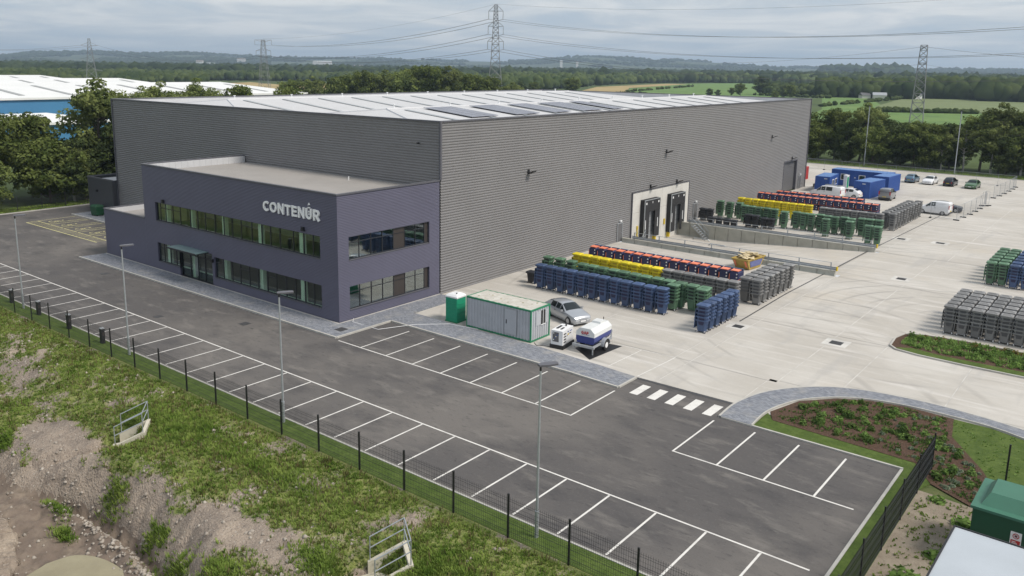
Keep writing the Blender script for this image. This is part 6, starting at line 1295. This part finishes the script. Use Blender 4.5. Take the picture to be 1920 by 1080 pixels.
for i in range(na - 1):
    for j in range(7): q = i * 8 + j; F.append((q, q + 8, q + 9, q + 1))
struct(link('far_hills', npmesh('far_hills', V, F, MT['hill'], True)))
def hill_z(x, y):
    D = math.hypot(x - CX, y - CY); k = (D - 3700) / 3300
    if k < 0: return 0
    dd = math.atan2(y - CY, x - CX); a = 925.5 + 1590 * math.tan(math.pi / 2 + .6782623 - dd); pk = itp([s_[0] for s_ in SK], [s_[1] for s_ in SK], a); return (19.5 + pk * 5900 / 1559.) * sst(0, .68, k) - 3
blobs('hill_woods', scatter(7000, -100, 2000, 3700, 5950, 9, 18, 1.0, hill_z, keep=lambda a, D, x, y: mn.noise((x * .0022, y * .0035, 8)) > (-.05 if a < 500 else .12)), 'wood_far', 'woods on the distant hills')
blobs('ridge_wood', scatter(420, 1540, 1700, 3000, 3500, 15, 24, 1.6), 'wood_far', 'dark wooded knoll on the right horizon')
# far buildings, pale boxes with gables
M('far_wall', (.6, .58, .55), .8); M('far_roof', (.28, .2, .17), .8)
for i, (a, D, w, h, lb) in enumerate(((600, 4400, 95, 24, 'long pale building at the foot of the distant hills'), (665, 4300, 60, 9, 'low white shed among the distant hills'), (690, 4800, 50, 10, 'white sheds on the distant slope'), (370, 4200, 30, 22, 'white plant tower below the left hills'), (385, 4200, 60, 11, 'white sheds beside the plant tower'), (448, 4500, 40, 26, 'pale tower block below the left hills'), (1048, 4300, 12, 40, 'slim white tower on the distant hill'), (1078, 4300, 10, 34, 'second slim white tower on the distant hill'), (1040, 4100, 70, 9, 'pale houses under the distant hill'), (1190, 4200, 110, 7, 'pale sheds along the foot of the hill'))):
    x, y = polar(a, D); t = thing('distant_building', lb, 'building', (x, y, max(0, hill_z(x, y))), R(40), 'far off buildings'); b = MB(); b.box(-w / 2, -8, -6, w / 2, 8, h); b.build('wall', MT['far_wall'], t); b = MB(); b.ext([(-w / 2, -8.6, h), (-w / 2, 8.6, h), (-w / 2, 0, h + 2.5)], (w, 0, 0)); b.build('roof', MT['far_roof'] if i % 2 else MT['white'], t)
# farm buildings on the right
for i, (a, D, w, h, lb) in enumerate(((1650, 684, 9, 2.6, 'grey farm shed between the copses'), (1622, 686, 6, 2.2, 'low farm building left of the grey shed'), (1716, 700, 7, 3.0, 'white farmhouse behind the right pylon'))):
    x, y = polar(a, D); t = thing('farm_building', lb, 'building', (x, y, 0), R(20 + 15 * i), 'farm buildings on the right'); b = MB(); b.box(-w / 2, -4, 0, w / 2, 4, h); b.build('wall', MT['white'] if i == 2 else MT['far_wall'], t); b = MB(); b.ext([(-w / 2 - .3, -4.5, h), (-w / 2 - .3, 4.5, h), (-w / 2 - .3, 0, h + 2)], (w + .6, 0, 0)); b.build('roof', MT['clad_dark'] if i else MT['galv'], t)
# neighbouring white roofed sheds on the left
M('shed_blue', (.055, .20, .38), .5, var=.05, vs=.1); M('shed_roof', (.70, .71, .70), .5, var=.05, vs=.1); M('shed_light', (.30, .31, .31), .5)
def shed(label, x0, y0, y1, depth, eave, bays, blue=True, rise=3.2):
    """gabled bays side by side, eaves facing the camera side (+x)"""
    t = thing('industrial_shed', label, 'shed', (x0, y0, 0), 0, 'neighbouring white roofed sheds'); Ly = y1 - y0; w = depth / bays
    b = MB(); b.box(-depth, 0, 0, 0, Ly, eave); b.build('wall', MT['shed_blue'] if blue else MT['far_wall'], t)
    for k in range(bays):
        xa, xb = -k * w + .5, -(k + 1) * w; xm = (xa + xb) / 2
        b = MB(); b.poly([(xa, -.6, eave), (xa, Ly + .6, eave), (xm, Ly - 10, eave + rise), (xm, 10, eave + rise)]); b.poly([(xb, Ly + .6, eave), (xb, -.6, eave), (xm, 10, eave + rise), (xm, Ly - 10, eave + rise)]); b.poly([(xb, -.6, eave), (xa, -.6, eave), (xm, 10, eave + rise)]); b.poly([(xa, Ly + .6, eave), (xb, Ly + .6, eave), (xm, Ly - 10, eave + rise)]); b.build('roof', MT['shed_roof'], t)
        y = 14
        while y < Ly - 12:
            for xs in (xa, xb):
                p = lambda f, yy: Vector((xs + (xm - xs) * f, yy, eave + rise * f + .06)); b = MB(); b.ext([p(.15, y), p(.15, y + 1.6), p(.8, y + 1.6), p(.8, y)], (0, 0, .06)); b.build('rooflight', MT['shed_light'], t)
            y += 14
    b = MB(); b.box(.45, -.7, eave - .5, .6, Ly + .7, eave + .1); b.build('gutter', MT['shed_roof'], t)
    return t
shed('big blue walled shed with white roofs behind the left trees', -205, 20, 160, 240, 9.0, 3)
t = shed('lower white roofed shed in front of the big blue one', -165, 20, 66, 30, 4.6, 1, True, 1.6)
# shrubs in the beds
def bush_mesh(seed, n, r, h, kind, ls):
    q = np.random.RandomState(seed); d = q.normal(size=(n, 3)); d /= np.linalg.norm(d, axis=1)[:, None]; d[:, 2] = np.abs(d[:, 2]); c = d * q.uniform(.3, 1, (n, 1)) * np.array([r, r, h]); nr = d + q.normal(size=(n, 3)) * .5; nr /= np.linalg.norm(nr, axis=1)[:, None]
    u = np.cross(nr, q.normal(size=(n, 3))); u /= np.linalg.norm(u, axis=1)[:, None]; v = np.cross(nr, u); s_ = ls * q.uniform(.6, 1.4, (n, 1)); u *= s_; v *= s_ * .6
    return npmesh('foliage', np.stack([c - u, c - v, c + u, c + v], 1).reshape(-1, 3), np.arange(n * 4).reshape(-1, 4), MT[kind])
leaf_mat('shrub_a', (.10, .18, .04), (.22, .32, .10), 3, .3); leaf_mat('shrub_b', (.10, .14, .09), (.24, .29, .20), 3, .3); leaf_mat('shrub_c', (.06, .11, .03), (.13, .19, .055), 3, .3); leaf_mat('shrub_d', (.16, .11, .04), (.26, .20, .07), 3, .3)
BM = [bush_mesh(1, 90, .32, .38, 'shrub_a', .09), bush_mesh(2, 70, .26, .26, 'shrub_b', .075), bush_mesh(3, 120, .42, .5, 'shrub_c', .1), bush_mesh(4, 60, .3, .42, 'shrub_d', .08), bush_mesh(5, 100, .38, .3, 'shrub_a', .1)]
BN = ['bright green shrub', 'pale silvery shrub', 'dark green shrub', 'yellowish shrub', 'low spreading green shrub']
def inpoly(x, y, P):
    c = False; n = len(P)
    for i in range(n):
        (x0, y0), (x1_, y1_) = P[i], P[i - 1]
        if (y0 > y) != (y1_ > y) and x < (x1_ - x0) * (y - y0) / (y1_ - y0) + x0: c = not c
    return c
BED = [(32.3, 4.7), (39.4, 4.3), (40.6, 2.4), (42.4, 1.2), (43.2, 2.4), (42.0, 5.2), (40.1, 8.4), (39.6, 11.0), (37.3, 11.0), (35.5, 10.6), (34.0, 9.6), (32.6, 7.8), (31.8, 5.6)]
n = 0
while n < 120:
    x, y = rnd.uniform(31.5, 43.3), rnd.uniform(1, 11.2)
    if not inpoly(x, y, BED): continue
    if x < 34 and rnd.random() < .5: continue
    if y < 6 and x < 39 and rnd.random() < .55: continue
    k = 1 if x > 37.2 and rnd.random() < .55 else rnd.choice([0, 0, 2, 4]); t = thing('shrub', f'{BN[k]} planted in the brown mulch bed', 'shrub', (x, y, .03), rnd.uniform(0, 6), f'{BN[k]}s in the mulch bed'); s_ = rnd.uniform(.45, .85); t.scale = (s_, s_, s_); link('foliage', BM[k], t); n += 1
ISB = [(34.2, 23.2), (35.2, 23.3), (42, 22.9), (47, 23), (47, 26.2), (42, 26.9), (38, 27.0), (35.2, 26.6), (34.1, 25.8)]; n = 0
while n < 70:
    x, y = rnd.uniform(34, 45), rnd.uniform(22.8, 27)
    if not inpoly(x, y, ISB): continue
    k = 3 if y > 26 and rnd.random() < .6 else rnd.choice([0, 2, 2, 4]); t = thing('shrub', f'{BN[k]} in the planted island by the yard', 'shrub', (x, y, .07), rnd.uniform(0, 6), f'{BN[k]}s in the planted island'); s_ = rnd.uniform(.5, 1.0); t.scale = (s_, s_, s_); link('foliage', BM[k], t); n += 1
def cover(name, poly, n, mat, h0, h1, z, label, nb=5):
    xs = [p[0] for p in poly]; ys = [p[1] for p in poly]; pts = []
    while len(pts) < n:
        x, y = rnd.uniform(min(xs), max(xs)), rnd.uniform(min(ys), max(ys))
        if inpoly(x, y, poly) and mn.noise((x * 1.1, y * 1.1, 3)) + rnd.uniform(-.3, .3) > -.05: pts.append((x, y, z))
    o = tufts(name, pts, mat, h0, h1, nb, 1.0, .03); o['label'] = label; o['category'] = 'plants'
cover('bed_ground_cover', BED, 1100, 'shrub_c', .05, .14, .03, 'low young plants and weeds across the brown mulch bed')
cover('island_ground_cover', ISB, 1700, 'shrub_a', .08, .24, .07, 'leafy ground cover filling the planted island')
cover('soil_weeds', [(40.5, -14), (40.5, .8), (42.6, .6), (43.0, -4), (42.8, -14)], 500, 'weed', .04, .10, .008, 'thin grass and weeds on the bare soil')
cover('lawn_leaves', [(39.9, 11.2), (40.4, 8.6), (42.4, 5.2), (43.6, 2.4), (49, 2.2), (49, 8), (46.4, 9.2), (43.4, 10.6)], 260, 'shrub_a', .03, .08, .015, 'broad leaved weeds dotted over the lawn corner')
cover('far_verge_grass', [(-20, 141.4), (50, 141.4), (50, 147.5), (-20, 147.5)], 7000, 'weed', .12, .4, -.03, 'rough grass verge along the far yard edge', 4)
cover('left_verge_grass', [(-71.5, -14), (-67.8, -14), (-67.8, 40), (-71.5, 40)], 3500, 'weed', .08, .25, -.03, 'rough grass verge by the far left fence', 4)
for i, (x, y, s_) in enumerate(((41.6, -7.2, 2.2), (42.2, -4.6, 1.6), (42.6, -1.2, 1.8), (41.2, .4, 1.2))):
    t = thing('weed_clump', ['broad green weed clump beside the flat roofed store', 'green weed clump beside the kiosk corner', 'green weed clump behind the kiosk', 'small weed clump by the right fence'][i], 'weeds', (x, y, .01), i, 'weed clumps on the bare soil'); t.scale = (s_, s_, s_ * .6); link('foliage', BM[4 if i % 2 else 0], t)
# ------------------------------------------------------------------ haze
hz = bpy.data.materials.new('haze'); hz.use_nodes = True; t = hz.node_tree; t.nodes.clear(); o = t.nodes.new('ShaderNodeOutputMaterial'); pv = t.nodes.new('ShaderNodeVolumePrincipled'); pv.inputs['Color'].default_value = (.64, .81, 1.0, 1); pv.inputs['Density'].default_value = .00014; pv.inputs['Anisotropy'].default_value = .2
t.links.new(pv.outputs[0], o.inputs['Volume'])
b = MB(); b.box(-13000, -13000, -6, 13000, 13000, 230); h = b.build('haze', hz); stuff(tag(h, 'thin pale blue haze over the far country', 'haze'))
print('BINS', NB[0], 'objects', len(bpy.data.objects))
